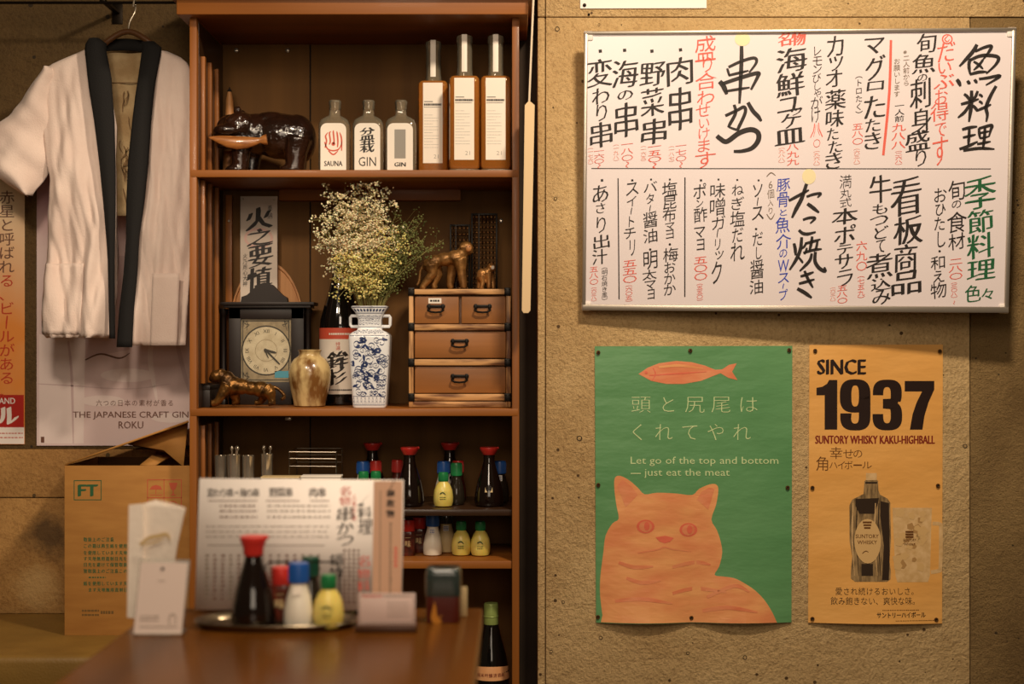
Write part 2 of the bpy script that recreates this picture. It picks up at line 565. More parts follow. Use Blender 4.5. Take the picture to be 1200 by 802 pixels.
def bbox(bm, u0, v0, u1, v1, n0, n1, bev=0, mi=0):
    U = bu.normalized(); V = bv.normalized()
    lo = Vector((u0, v0, n0)); hi = Vector((u1, v1, n1)); t = B(); box(t, lo, hi, bev)
    for v in t.verts: v.co = bo + U * v.co.x + V * v.co.y + bn * v.co.z
    merge(bm, t, Matrix(), mi)


LU, LV = bu.length, bv.length
wb = thing('whiteboard', 'large whiteboard menu in an aluminium frame with black handwritten columns', 'whiteboard', tuple((cor[2] + cor[3]) / 2))
bm = B(); bbox(bm, .004, .004, LU - .004, LV - .004, -.008, .0); obj('writing_surface', bm, MATS['board_white'], wb)
bm = B()
w_ = .009
bbox(bm, 0, 0, LU, w_ + .004, -.012, .006, .0025); bbox(bm, 0, LV - w_ + .002, LU, LV, -.012, .006, .0025)
bbox(bm, 0, 0, w_ - .001, LV, -.012, .0055, .0025); bbox(bm, LU - w_, 0, LU, LV, -.012, .0055, .0025)
obj('frame', bm, MATS['aluminium'], wb)
for u0, v0 in ((-.001, -.001), (LU - .019, -.001), (-.001, LV - .019), (LU - .019, LV - .019)):
    bm = B(); bbox(bm, u0, v0, u0 + .02, v0 + .02, -.0125, .0035, .003); obj('frame_corner', bm, MATS['paper_white'], wb)

INK = sm('ink_black', 'ink_red', 'ink_red_thin', 'ink_blue', 'ink_green', 'ink_grey')
K, R_, RT, BL, GR, GY = range(6)


def line(fn, label=None):
    a = Art(); fn(a); a.build('menu_line', boardmap, INK, wb, dl=.0002, smooth=False)


def dot(a, x, y, r=2.1): a.poly([(x - r, y - r * .8), (x + r * .8, y - r), (x + r, y + r * .7), (x - r * .8, y + r)], K)


z1 = lambda u, v: (680 + u * 170 / 757, 20 + v * .2244)
z2 = lambda u, v: (810 + u * 190 / 847, 20 + v * .2244)
z3 = lambda u, v: (990 + u * 210 / 936, 20 + v * .2244)
z5 = lambda u, v: (830 + u * 180 / 760, 190 + v * .2369)
BD = .022


def f(a):
    dot(a, 703.5, 60); a.cells('変わり串', 703, [(69, 102, 30, 703), (103, 122, 21, 704), (122, 142, 13, 705), (143, 173, 27, 704.5)], 28, K, bold=BD*.75)
    a.col('一六〇～', 702, 174, 198, 13, R_, bold=0); a.col('（一七六）', 692, 170, 196, 7, RT)
line(f)
def f(a):
    dot(a, 732, 59); a.cells('海の串', 733, [(70, 103, 31), (106, 117, 19, 733), (120, 161, 29, 734)], 28, K, bold=BD*.75)
    a.col('一八〇～', 735, 165, 197, 15, R_); a.col('（一九八）', 722, 166, 192, 7, RT)
line(f)
def f(a):
    dot(a, 764, 60); a.cells('野菜串', 765, [(73, 101, 31), (103, 136, 28), (139, 169, 31, 766)], 28, K, bold=BD*.75)
    a.col('一五〇～', 767, 168, 198, 17, R_, bold=.01); a.col('（一六五）', 754, 168, 192, 7, RT)
line(f)
def f(a):
    dot(a, 797.5, 58.5); a.cells('肉串', 797, [(67, 100, 32), (102, 153, 29)], 28, K, bold=BD*.75)
    a.col('一七〇～', 798, 167, 197, 14, R_); a.col('（一八七）', 787, 168, 193, 7, RT)
line(f)
def f(a):
    a.cells('盛り合わせいけます', 827, [(42, 72, 26), (66, 85, 12, 829), (85, 105, 27), (106, 122, 22), (122, 137, 18, 824), (139, 150, 13, 825), (150, 163, 14, 825), (163, 178, 15, 825), (178, 197, 26)], 24, R_, bold=-.004)
line(f)
def f(a):
    c = z2
    for p, w in (([(263, 152), (262, 250), (252, 452)], 19), ([(195, 262), (260, 232), (328, 214), (340, 238), (303, 290)], 15), ([(188, 268), (200, 310)], 12), ([(195, 305), (300, 280)], 13),
                 ([(148, 336), (168, 360), (186, 404)], 24), ([(160, 350), (255, 318), (345, 293), (347, 312), (312, 380)], 19), ([(180, 388), (240, 378), (306, 368)], 13),
                 ([(178, 516), (240, 487), (276, 470), (282, 500), (250, 572), (238, 588), (196, 574)], 16), ([(224, 458), (232, 500), (204, 556), (192, 576)], 16), ([(296, 446), (322, 490), (350, 520), (366, 544)], 20),
                 ([(134, 620), (150, 634), (186, 650), (250, 606), (310, 588), (348, 604), (350, 644), (318, 684), (268, 700), (222, 702)], 24)):
        a.stroke(p, w * .2244 * 1.12, K, 1, (.85, .55), c, 8)
line(f)
def f(a):
    a.cells('名物', 0, [(38, 54, 15, 919.5), (38, 53, 17, 936)], 16, R_, bold=.04)
    a.cells('海鮮ユッケ皿', 928, [(56, 84, 37), (85, 113, 34, 926), (114, 131, 29, 925), (127, 135, 15, 933), (133, 150, 24, 927), (151, 169, 36, 926)], 34, K, bold=.018)
    a.col('八九九', 929, 168, 194, 15, R_, bold=.004); a.col('（九八八）', 916, 170, 194, 8, RT)
line(f)
def f(a):
    a.cells('レモンびしゃがけ', 958, [(54, 65, 9), (66, 77, 12), (76, 86, 11), (86, 97, 11, 957), (97, 106, 8), (106, 114, 9, 958), (113, 127, 15, 957), (126, 144, 11, 956)], 12, K, bold=-.005)
    a.cells('八八〇', 957, [(144, 162, 16), (146, 160, 8, 957), (163, 173, 9)], 14, R_, bold=-.008); a.col('（九六八）', 957, 174, 197, 8, RT)
line(f)
def f(a):
    a.cells('カツオ薬味たたき', 979, [(42, 66, 20), (66, 83, 17, 980), (82, 102, 20, 977), (105, 128, 25), (129, 149, 22, 978), (150, 164, 14, 976), (165, 179, 17, 979), (179, 198, 20, 977)], 22, K, bold=.017)
line(f)
def f(a):
    a.cells('マグロたたき', 1025, [(44, 63, 24), (65, 94, 24, 1026), (95, 106, 21, 1026), (112, 138, 25, 1025), (139, 154, 18, 1023), (155, 175, 20, 1023)], 24, K, bold=.018)
    a.col('（トロたく）', 1006.5, 83, 139, 9, K, bold=.004); a.col('五八〇', 1005, 144, 170, 14, R_, bold=0); a.col('（六三八）', 1004, 171, 196, 8, RT)
    a.stroke([(1044, 47), (1042, 110), (1035, 182)], 3.2, R_, 1, (.9, .9))
line(f)
def f(a):
    a.cells('旬魚の刺身盛り', 1080, [(39, 62, 24, 1086), (63, 86, 28, 1082), (87, 95, 12, 1081), (92, 127, 25, 1078), (127, 156, 24, 1080), (153, 177, 30, 1076), (175, 195, 13, 1079)], 26, K, bold=.015)
    a.col('※二人前から', 1062, 57, 101, 8, GY); a.col('お願いします', 1051, 68, 114, 8, GY)
    a.col('一人前', 1054, 120, 143, 12, K, bold=.004, fit=False); a.col('九八八', 1053, 144, 175, 17, R_, bold=.01); a.col('（二六八）', 1053, 174, 196, 9, R_)
line(f)
def f(a):
    a.ell(1110, 46, 6.4, 6, R_); a.ell(1110, 46, 4.8, 4.4, len(INK), 2); a.stroke([(1111, 42), (1107, 46), (1110, 49), (1113, 46)], 1.4, R_, 3)
    a.cells('だいぶお得です', 1108, [(50, 72, 22, 1109), (73, 86, 16, 1107), (87, 104, 25, 1106), (105, 122, 16, 1103), (121, 142, 22, 1101), (144, 160, 14, 1102), (160, 194, 19, 1102)], 22, R_, bold=.008)
INK.append(MATS['board_white'])
line(f)
def f(a):
    c = z3
    for p, w in (([(690, 143), (665, 185), (598, 258)], 16), ([(680, 180), (730, 158), (766, 152), (750, 185), (722, 222)], 13), ([(655, 218), (648, 250), (654, 300)], 14), ([(655, 225), (700, 205), (745, 200), (800, 210), (790, 246), (738, 296)], 15),
                 ([(672, 232), (700, 250), (722, 272)], 11), ([(722, 222), (700, 252), (672, 278)], 11), ([(652, 300), (700, 288), (742, 286)], 13), ([(584, 326), (595, 340), (604, 362)], 16),
                 ([(640, 332), (648, 345), (650, 352)], 14), ([(676, 326), (684, 336), (690, 346)], 13), ([(700, 324), (745, 318), (808, 306), (790, 324), (736, 356)], 13),
                 ([(622, 402), (640, 416), (652, 438)], 13), ([(694, 386), (684, 412), (672, 430)], 12), ([(606, 456), (650, 444), (700, 428)], 13), ([(662, 384), (660, 460), (648, 548)], 16), ([(652, 456), (626, 496), (590, 526)], 13), ([(668, 462), (684, 478), (692, 494)], 13),
                 ([(700, 404), (712, 410), (718, 420)], 11), ([(700, 440), (712, 446), (718, 456)], 11), ([(692, 488), (730, 472), (764, 456)], 12), ([(790, 360), (762, 410), (738, 470), (744, 510), (738, 548)], 15),
                 ([(612, 588), (650, 578), (692, 572)], 13), ([(616, 630), (650, 622), (684, 614)], 11), ([(598, 690), (640, 676), (694, 650)], 13), ([(650, 582), (648, 630), (644, 672)], 13),
                 ([(700, 580), (702, 606), (706, 636)], 12), ([(700, 582), (736, 572), (768, 566), (762, 590), (752, 626)], 13), ([(706, 606), (756, 596)], 10), ([(706, 634), (752, 624)], 10), ([(732, 574), (728, 640), (720, 690)], 13), ([(690, 664), (724, 658), (762, 650)], 11), ([(618, 698), (700, 686), (782, 690)], 13)):
        a.stroke(p, w * .2244 * 1.3, K, 1, (.8, .45), c, 6)
line(f)
def f(a):
    a.line(693, 197.5, 1161, 198, .9, K)
line(f)
# lower half
def f(a):
    dot(a, 705.5, 211.5, 1.6); a.cells('あさり出汁', 704, [(217, 237, 19), (238, 250, 11, 704), (254, 273, 11, 704.5), (275, 291, 20, 705), (292, 310, 18, 703)], 18, K, bold=.012)
    a.col('（明石焼き風）', 708.5, 309, 356, 7.5, K, bold=-.004); a.col('五八〇', 696, 312, 334, 11, R_); a.col('（六三八）', 696, 334, 356, 7, R_)
line(f)
def f(a): a.line(724.3, 209, 725.5, 351, 1.3, K)
line(f)
def f(a): a.line(802.7, 208, 802.5, 348, 1.4, K)
line(f)
def f(a):
    dot(a, 741, 211.5, 1.4); a.cells('スイートチリ', 740, [(214, 229, 16, 741), (230, 242, 12), (243, 252, 8), (253, 266, 7, 740), (267, 280, 15, 738), (281, 300, 7, 741)], 14, K, bold=-.002)
    a.col('五五〇', 738, 304, 332, 18, R_, bold=.004); a.col('（六〇五）', 737, 331, 357, 9, R_)
line(f)
def f(a):
    dot(a, 763, 210.5, 1.2); a.cells('バター醤油・明太マヨ', 762, [(213, 225, 17, 762), (227, 239, 10, 762), (240, 249, 7), (248, 267, 18), (268, 285, 18), (289, 296, 8), (294, 316, 18), (316, 328, 18, 761), (329, 339, 14), (339, 351, 9, 763)], 17, K, bold=.0)
line(f)
def f(a):
    dot(a, 785, 210.5, 1.2); a.cells('塩昆布マヨ・梅おかか', 785, [(213, 230, 19), (229, 245, 17), (244, 260, 17, 784), (261, 269, 12), (269, 280, 10), (283, 290, 8), (290, 307, 19, 786), (307, 320, 14), (320, 333, 14), (333, 346, 15)], 17, K, bold=.0)
line(f)
def f(a):
    dot(a, 821.5, 211.5, 1.4); a.cells('ポン酢マヨ', 820, [(215, 233, 16), (234, 243, 9), (243, 261, 17, 821), (266, 279, 14), (280, 294, 10, 821)], 17, K, bold=.0)
    a.col('五〇〇', 821, 300, 329, 17, R_, bold=.006); a.col('（五五〇）', 820, 329, 356, 8, R_)
line(f)
def f(a):
    dot(a, 842, 210.5, 1.2); a.cells('味噌ガーリック', 841, [(215, 232, 19), (232, 253, 19), (253, 269, 17, 842), (268, 279, 8), (280, 293, 7), (294, 304, 11, 843), (306, 333, 13, 840)], 18, K, bold=-.002)
line(f)
def f(a):
    dot(a, 864, 211, 1.2); a.cells('ねぎ塩だれ', 864.5, [(216, 229, 15), (231, 246, 16), (247, 266, 19), (267, 284, 14), (284, 306, 18)], 18, K, bold=-.002)
line(f)
def f(a):
    dot(a, 889, 211.5, 1.2); a.cells('ソース・だし醤油', 888, [(216, 231, 12), (231, 242, 8), (242, 258, 15), (265, 272, 8, 886), (272, 288, 13), (289, 304, 7, 889), (304, 327, 17, 887), (328, 345, 17, 886)], 17, K, bold=0)
line(f)
def f(a):
    a.stroke([(898.5, 207), (903.5, 202.5), (909, 206)], 1.2, GY); a.stroke([(898.5, 251), (903.5, 257), (908, 250)], 1.2, GY)
    a.cells('6個入り', 903, [(212, 221, 5), (222, 233, 9), (234, 242, 7), (243, 251, 5)], 8, GY, bold=-.004)
line(f)
def f(a):
    a.cells('豚骨と魚介のWスープ', 918, [(209, 224, 17), (225, 243, 15), (245, 253, 9), (254, 273, 18, 917), (274, 292, 19), (292, 302, 10), (304, 319, 14), (320, 332, 14), (332, 339, 6), (339, 352, 11)], 16, BL, bold=.0)
line(f)
def f(a):
    c = z5
    for p, w in (([(398, 192), (450, 164), (498, 138)], 13), ([(486, 108), (462, 180), (436, 230), (414, 276)], 17), ([(486, 172), (520, 160), (556, 156), (540, 176)], 12), ([(490, 206), (510, 220), (548, 250)], 16),
                 ([(468, 286), (500, 276), (528, 278), (504, 304)], 12), ([(448, 336), (466, 352), (492, 356), (532, 346)], 14),
                 ([(424, 402), (430, 430), (432, 462)], 14), ([(462, 372), (456, 430), (436, 480), (402, 534)], 15), ([(486, 398), (476, 416), (462, 430)], 10), ([(446, 470), (462, 490), (468, 500)], 10),
                 ([(478, 404), (516, 394), (556, 382)], 12), ([(514, 368), (510, 400), (500, 440)], 13), ([(488, 424), (482, 444), (476, 456)], 10), ([(540, 392), (536, 416), (528, 438)], 11), ([(470, 450), (516, 436), (562, 430)], 12), ([(512, 452), (500, 490), (452, 540)], 13), ([(530, 444), (528, 490), (548, 524), (578, 540), (574, 520)], 16),
                 ([(456, 566), (490, 556), (522, 544)], 12), ([(448, 602), (486, 592), (526, 580)], 12), ([(476, 538), (494, 580), (518, 622)], 13), ([(440, 626), (476, 646), (512, 672)], 16)):
        a.stroke(p, w * .2369 * 1.2, K, 1, (.8, .5), c, 6)
line(f)
def f(a):
    a.cells('満丸式', 991, [(205, 221, 15), (221, 232, 14), (232, 243, 15)], 14, K, bold=-.006)
    a.cells('本ポテサラ', 990, [(244, 263, 31), (264, 286, 26), (287, 298, 19), (298, 315, 22, 989), (316, 335, 19)], 24, K, bold=.015)
    a.col('五八〇', 987, 334, 356, 13, R_, bold=.004); a.col('（六三八）', 976, 334, 356, 7, RT)
line(f)
def f(a): a.col('六九〇', 1009.5, 282, 318, 14, R_, bold=.002); a.col('（七五九）', 1009, 319, 354, 9, R_, bold=0)
line(f)
def f(a):
    a.cells('牛もつどて煮込み', 1031, [(205, 238, 27, 1032), (239, 251, 18), (253, 264, 22, 1030), (265, 280, 17, 1033), (281, 296, 11, 1032), (297, 326, 32, 1030), (326, 340, 24, 1032), (340, 357, 22, 1033)], 24, K, bold=.015)
line(f)
def f(a):
    a.cells('看板商品', 1062, [(208, 253, 37, 1062), (253, 286, 35, 1064), (286, 319, 28, 1062), (318, 345, 36, 1062)], 32, K, bold=.017)
line(f)
def f(a):
    a.cells('おひたし・和え物', 1100, [(220, 237, 16, 1102), (239, 253, 13, 1102), (254, 270, 13, 1101), (271, 290, 10, 1103), (291, 298, 8, 1101), (300, 316, 18, 1099), (317, 331, 14, 1100), (331, 350, 20, 1100)], 17, K, bold=0)
line(f)
def f(a):
    a.cells('旬の食材', 1121, [(211, 235, 21), (235, 244, 12), (248, 273, 25), (273, 293, 21)], 22, K, bold=0)
    a.col('二八〇', 1120, 302, 328, 17, R_, bold=.002); a.col('（三〇八）～', 1118, 328, 357, 8, R_)
line(f)
def f(a):
    a.cells('季節料理色々', 1149, [(207, 245, 38), (246, 273, 31), (273, 303, 32), (305, 328, 34), (334, 354, 19, 1140), (338, 351, 14, 1157)], 34, GR, bold=.017)
line(f)
# two round stickers on the board
for (x, y, rx, ry), lb in (((870, 46, 9, 8), 'round pale yellow sticker at the top of the whiteboard above the largest letters'), ((948, 207, 8, 9), 'round pale yellow sticker below the middle line of the whiteboard')):
    a = Art(); a.ell(x, y, rx, ry, 0, 1); o = a.build('round_sticker', boardmap, [MATS['smudge']], None, dl=.0001, smooth=False, label=lb, cat='sticker', group='stickers on the whiteboard')

# ------------------------------------------------------------------ posters on the right wall
def eyelets(par, pts, Y):
    for x, y in pts:
        c = P(x, y, Y); bm = B()
        tube(bm, [(c.x + .0032 * cos(t * pi / 6), c.y - .001, c.z + .0032 * sin(t * pi / 6)) for t in range(12)], .0014, 6, 0, True)
        n0 = len(bm.faces); t = B(); lathe(t, [(.0028, 0), (.0022, .0016), (.0008, .002)], seg=10)
        for v in t.verts: v.co = Vector((c.x + v.co.x, c.y - v.co.z, c.z + v.co.y))
        merge(bm, t, Matrix(), 1)
        obj('eyelet', bm, sm('brass_eyelet', 'hole_dark'), par)


poster_mat('poster_green', (104, 156, 104), (92, 146, 94), .34)
poster_mat('print_orange', (238, 170, 108), (226, 142, 92), .36, scale=9)
poster_mat('print_salmon', (222, 124, 84), (230, 150, 104), .36, scale=16)
poster_mat('print_pink', (226, 112, 84), None, .36)
poster_mat('print_cream', (206, 224, 166), None, .36)
poster_mat('poster_amber', (236, 178, 100), (228, 166, 86), .34)
mat('print_black', (38, 22, 16), .4)
mat('print_maroon', (128, 38, 24), .4)
mat('print_brown', (104, 62, 22), .4)
mat('print_bottle', (104, 84, 56), .4, c2=(168, 138, 94), scale=60, stretch=(3, 1, .6))
mat('print_bottle_dark', (52, 38, 26), .4)
mat('print_label', (214, 176, 118), .4)
mat('print_glass', (206, 168, 112), .4, c2=(226, 190, 138), scale=70, detail=5)
mat('print_glass_dark', (176, 136, 84), .4)


def curl(Y, y0, y1, x0, x1, amp, knots):
    """paper on a wall: lies flat at its eyelets, bows out a little between them near the bottom edge"""
    def m(x, y, l):
        p = P(x, y, Y)
        t = max(0, (y - y0) / (y1 - y0)); u = (x - x0) / (x1 - x0)
        b = amp * t ** 6 * abs(sin(pi * u * knots)) + .0016 * abs(sin(pi * u * knots)) * (.5 + .5 * sin(y * .05 + x * .012))
        p.y -= l + b; return p
    return m


def grid(x0, x1, y0, y1, s=16): return ([x0 + i * s for i in range(1, int((x1 - x0) / s) + 1)], [y0 + i * s for i in range(1, int((y1 - y0) / s) + 1)])


YP = YW - .0035
cp = thing('cat_poster', 'green poster with an orange cat and an orange fish', 'poster', tuple(P(812, 730, YP)))
m_ = curl(YP, 406, 730, 698, 928, .014, 2)
a = Art(); a.poly([(697, 406), (928.5, 405.5), (927.5, 729.5), (698.5, 730)], 0, 0)
a.build('paper', m_, [MATS['poster_green']], cp, grid=grid(697, 929, 405, 731))
a = Art()
fz = lambda u, v: (680 + u * 260 / 579, 390 + v * .4489)
cat = [(60, 755), (52, 690), (52, 640), (60, 575), (66, 530), (84, 498), (100, 486), (94, 450), (89, 410), (90, 380), (104, 374), (128, 386), (150, 405), (168, 422), (200, 418), (250, 420), (292, 424), (310, 408), (338, 396), (355, 397), (360, 412), (354, 450), (342, 488), (356, 515), (366, 545), (370, 575), (362, 610), (350, 632), (372, 636), (400, 640), (425, 652), (455, 672), (480, 698), (500, 730), (512, 757)]
pts = [fz(*p) for p in cat]; sp = [(p.x, p.y) for p in spline([(x, y, 0) for x, y in pts], 3)]
sp[-1] = (fz(512, 757)[0], 729.3); sp[0] = (704, 729.3)
a.poly(sp, 0, 1)
for p in ([(96, 400), (110, 384), (134, 402), (150, 424), (118, 456)], [(350, 408), (336, 404), (316, 416), (304, 436), (334, 462)]): a.poly([fz(*q) for q in p], 1, 2)
for e, (cx, cy) in enumerate(((170, 506), (282, 515))):
    x, y = fz(cx, cy); a.ell(x, y, 10.5, 8, 2, 2); a.ell(x, y, 7.5, 6.5, 1, 3); a.ell(x + 1.5, y - .5, 3.2, 5, 2, 4)
a.poly([fz(*q) for q in ((196, 534), (222, 530), (244, 536), (234, 546), (220, 550), (206, 545))], 2, 2)
for s in ([(150, 575), (200, 566), (220, 560), (244, 566), (290, 572)], [(120, 640), (160, 652), (210, 646)], [(100, 600), (140, 612), (190, 610)], [(240, 612), (300, 600), (340, 606)], [(240, 680), (300, 668), (380, 676)], [(90, 700), (160, 694), (240, 706)], [(330, 690), (400, 660), (440, 676)], [(300, 730), (380, 716), (460, 728)]):
    a.stroke([fz(*q) for q in s], 4.5 if s[0][1] > 590 else 2.0, 1, 2)
fish = [(152, 108), (175, 92), (205, 80), (250, 74), (290, 77), (325, 86), (352, 97), (370, 96), (388, 84), (408, 80), (396, 102), (410, 124), (386, 118), (366, 106), (350, 112), (315, 126), (270, 134), (225, 134), (185, 126)]
a.poly([fz(*q) for q in fish], 1, 1)
a.stroke([fz(*q) for q in ((180, 112), (240, 108), (330, 102))], 1.6, 2, 2); a.stroke([fz(*q) for q in ((190, 92), (196, 108), (188, 124))], 1.4, 2, 2); a.ell(*fz(172, 104), 1.6, 1.6, 2, 3)
a.stroke([fz(*q) for q in ((205, 90), (260, 86), (320, 94))], 3, 0, 2)
for i, c in enumerate('頭と尻尾は'): a.char(c, 751 + i * 31.5, 463, 485, 25 if c != 'と' else 22, 3, 2, -.016)
for i, c in enumerate('くれてやれ'): a.char(c, 747.5 + i * 30.5, 495, 518, 23, 3, 2, -.016)
a.text('Let go of the top and bottom', 739, 535.5, 912, 546.5, 3, 2, -.002); a.text('just eat the meat', 755, 549.5, 855, 560.5, 3, 2, -.002); a.rect(739, 554.5, 751, 555.6, 3, 2)
a.build('print', m_, sm('print_orange', 'print_salmon', 'print_pink', 'print_cream'), cp, dl=.0004, grid=grid(697, 929, 405, 731), smooth=False)
eyelets(cp, [fz(*q) for q in ((47, 52), (287, 47), (545, 46), (47, 398), (541, 405), (46, 743), (290, 745))] , YP - .002)

wp = thing('whisky_poster', 'narrow amber poster with large black numerals and a printed whisky bottle', 'poster', tuple(P(1026, 731, YP)))
m_ = curl(YP, 404, 731, 948, 1105, .012, 1)
a = Art(); a.poly([(948.5, 404.5), (1105, 404), (1104, 731), (947, 730)], 0, 0); a.build('paper', m_, [MATS['poster_amber']], wp, grid=grid(947, 1106, 404, 732))
a = Art()
g3 = lambda u, v: (940 + u * 170 / 852, 400 + v * .1995)
g4 = lambda u, v: (940 + u * 170 / 682, 540 + v * .2494)
a.text('SINCE', *g3(86, 106), *g3(375, 198), 0, 1, .05)
def arcs(cx, cy, rx, ry, t0, t1, n=14): return [(cx + rx * cos(radians(t0 + (t1 - t0) * i / n)), cy + ry * sin(radians(t0 + (t1 - t0) * i / n))) for i in range(n + 1)]
def sq(cx, cy, rx, ry, t0, t1, n=16, e=.72):
    o = []
    for i in range(n + 1):
        t = radians(t0 + (t1 - t0) * i / n); c, s = cos(t), sin(t)
        o.append((cx + rx * math.copysign(abs(c) ** e, c), cy + ry * math.copysign(abs(s) ** e, s)))
    return o
def band(o, i):
    n = len(o)
    for k in range(n - 1): a.poly([g3(*o[k]), g3(*o[k + 1]), g3(*i[k + 1]), g3(*i[k])], 0, 1)
a.poly([g3(*q) for q in ((132, 520), (132, 318), (84, 318), (84, 274), (118, 268), (146, 250), (158, 228), (206, 228), (206, 520))], 0, 1)
# 9: an upper ring, a right-hand stem and a lower hook
band(sq(311, 322, 90, 98, 0, 360, 40), sq(311, 322, 22, 62, 0, 360, 40))
a.poly([g3(*q) for q in ((333, 330), (401, 322), (401, 440), (333, 440))], 0, 1)
band(sq(312, 436, 89, 89, 0, 180), sq(310, 440, 23, 44, 0, 180)); a.poly([g3(*q) for q in ((224, 452), (288, 452), (289, 440), (290, 424), (224, 424))], 0, 1)
# 3: two hooks
band(sq(500, 308, 85, 82, 180, 390, 26), sq(498, 316, 22, 46, 180, 390, 26)); a.poly([g3(*q) for q in ((415, 304), (476, 304), (476, 318), (415, 318))], 0, 1)
band(sq(500, 438, 87, 86, -55, 180, 30), sq(498, 434, 22, 48, -55, 180, 30)); a.poly([g3(*q) for q in ((413, 440), (476, 440), (476, 428), (413, 428))], 0, 1)
a.poly([g3(*q) for q in ((474, 340), (520, 338), (572, 344), (560, 366), (572, 392), (520, 400), (474, 396))], 0, 1)
a.poly([g3(*q) for q in ((602, 234), (776, 234), (776, 284), (742, 360), (718, 440), (706, 520), (632, 520), (648, 430), (672, 360), (704, 296), (602, 296))], 0, 1)
a.text('SUNTORY WHISKY KAKU-HIGHBALL', *g3(76, 554), *g3(780, 604), 1, 1, .042)
for c, x0, x1, y0, y1 in (('幸', 162, 236, 622, 692), ('せ', 240, 300, 636, 688), ('の', 300, 352, 640, 684), ('角', 82, 152, 678, 762), ('ハ', 160, 206, 712, 746), ('イ', 208, 250, 706, 752), ('ボ', 248, 296, 704, 752), ('ー', 300, 350, 724, 732), ('ル', 352, 408, 708, 748)):
    if c == 'ー': a.rect(*g3(x0, y0), *g3(x1, y1), 2, 1)
    else: a.text(c, *g3(x0, y0), *g3(x1, y1), 2, 1, -.004)
# printed bottle
bp = [(300, 60), (348, 60), (350, 90), (356, 96), (358, 140), (366, 160), (400, 178), (414, 198), (416, 380), (408, 470), (414, 520), (412, 556), (396, 568), (246, 568), (226, 552), (228, 500), (234, 450), (222, 380), (222, 210), (234, 184), (262, 170), (288, 156), (292, 96), (299, 90)]
a.poly([g4(*q) for q in bp], 3, 1)
a.rect(*g4(299, 58), *g4(350, 92), 6, 2)
a.rect(*g4(296, 100), *g4(352, 108), 4, 2)
a.poly([g4(*q) for q in ((368, 190), (408, 200), (410, 440), (404, 560), (372, 560), (382, 400), (366, 260))], 4, 2)
a.poly([g4(*q) for q in ((250, 180), (360, 176), (356, 200), (340, 250), (268, 250), (250, 210))], 4, 2)
a.poly([g4(*q) for q in ((276, 484), (330, 484), (330, 540), (276, 540))], 4, 2)
for x in (238, 258, 344, 360): a.stroke([g4(x, 200), g4(x - 4, 360), g4(x + 6, 540)], 1.2, 6 if x in (238, 344) else 4, 3)
a.ell(*g4(306, 378), 15.5, 26, 5, 4)
for i in range(3): a.rect(*g4(284 + i * 3, 286 + i * 13), *g4(326 - i * 3, 294 + i * 13), 2, 5)
a.text('SUNTORY', *g4(250, 346), *g4(358, 364), 2, 5, .01); a.text('WHISKY', *g4(258, 374), *g4(350, 392), 2, 5, .01); a.stroke([g4(280, 436), g4(296, 424), g4(310, 430)], 1, 2, 5)
# printed glass
a.poly([g4(*q) for q in ((424, 222), (610, 222), (606, 330), (600, 540), (590, 570), (444, 570), (436, 540), (428, 330))], 6, 1)
for s in ([(612, 296), (648, 300), (652, 330), (650, 500), (640, 518), (604, 524)],): a.stroke([g4(*q) for q in s], 4.5, 6, 1, (1, 1))
r = random.Random(3)
for i in range(26):
    u, v = r.uniform(440, 575), r.uniform(235, 500); q = r.uniform(16, 34)
    a.poly([g4(u + q * cos(t) * r.uniform(.6, 1), v + q * sin(t) * r.uniform(.6, 1)) for t in [k * 2 * pi / 5 for k in range(5)]], 7 if i % 3 == 0 else 5, 2 + (i % 3) * .3)
for i in range(3): a.rect(*g4(484, 330 + i * 12), *g4(522, 338 + i * 12), 2, 4)
a.text('SUNTORY', *g4(474, 366), *g4(534, 378), 2, 5); a.text('WHISKY', *g4(478, 386), *g4(530, 397), 2, 5)
for i, c in enumerate('愛され続けるおいしさ。'): a.char(c, 979.5 + 3 + i * 8.9, 688, 697.5, 8.6, 0, 1, -.004)
for i, c in enumerate('飲み飽きない、爽快な味。'): a.char(c, 977 + i * 8.7, 699, 709, 8.6, 0, 1, -.004)
dashes(a, 1033, 1076, [714.8], 1.0, 2, 1, 4, (1, 2), .8)
a.text('サントリーハイボール', 1026, 717, 1084, 723.5, 0, 1, .03); dashes(a, 1048, 1096, [727], .8, 2, 1, 4, (1, 2), .8)
a.build('print', m_, sm('print_black', 'print_maroon', 'print_brown', 'print_bottle', 'print_bottle_dark', 'print_label', 'print_glass', 'print_glass_dark'), wp, dl=.0003, grid=grid(947, 1106, 404, 732), smooth=False)
eyelets(wp, [g3(76, 57), g3(808, 60), g4(48, 128), g4(638, 118), g4(48, 744), g4(630, 748)], YP - .002)

# sheet of white paper above the board, cut by the top of the picture
np_ = thing('notice_sheet', 'white paper sheet pinned above the whiteboard at the top edge', 'paper', tuple(P(755, 10, YW - .004)))
a = Art(); a.poly([(680, -70), (828, -70), (828, 9.5), (680, 10)], 0, 0); a.build('paper', wallmap(YW - .004), [MATS['paper_white']], np_)
c = P(685, 6, YW - .005); bm = B(); ball(bm, c, (.004, .003, .004), 2); obj('pin', bm, MATS['iron_dark'], np_)
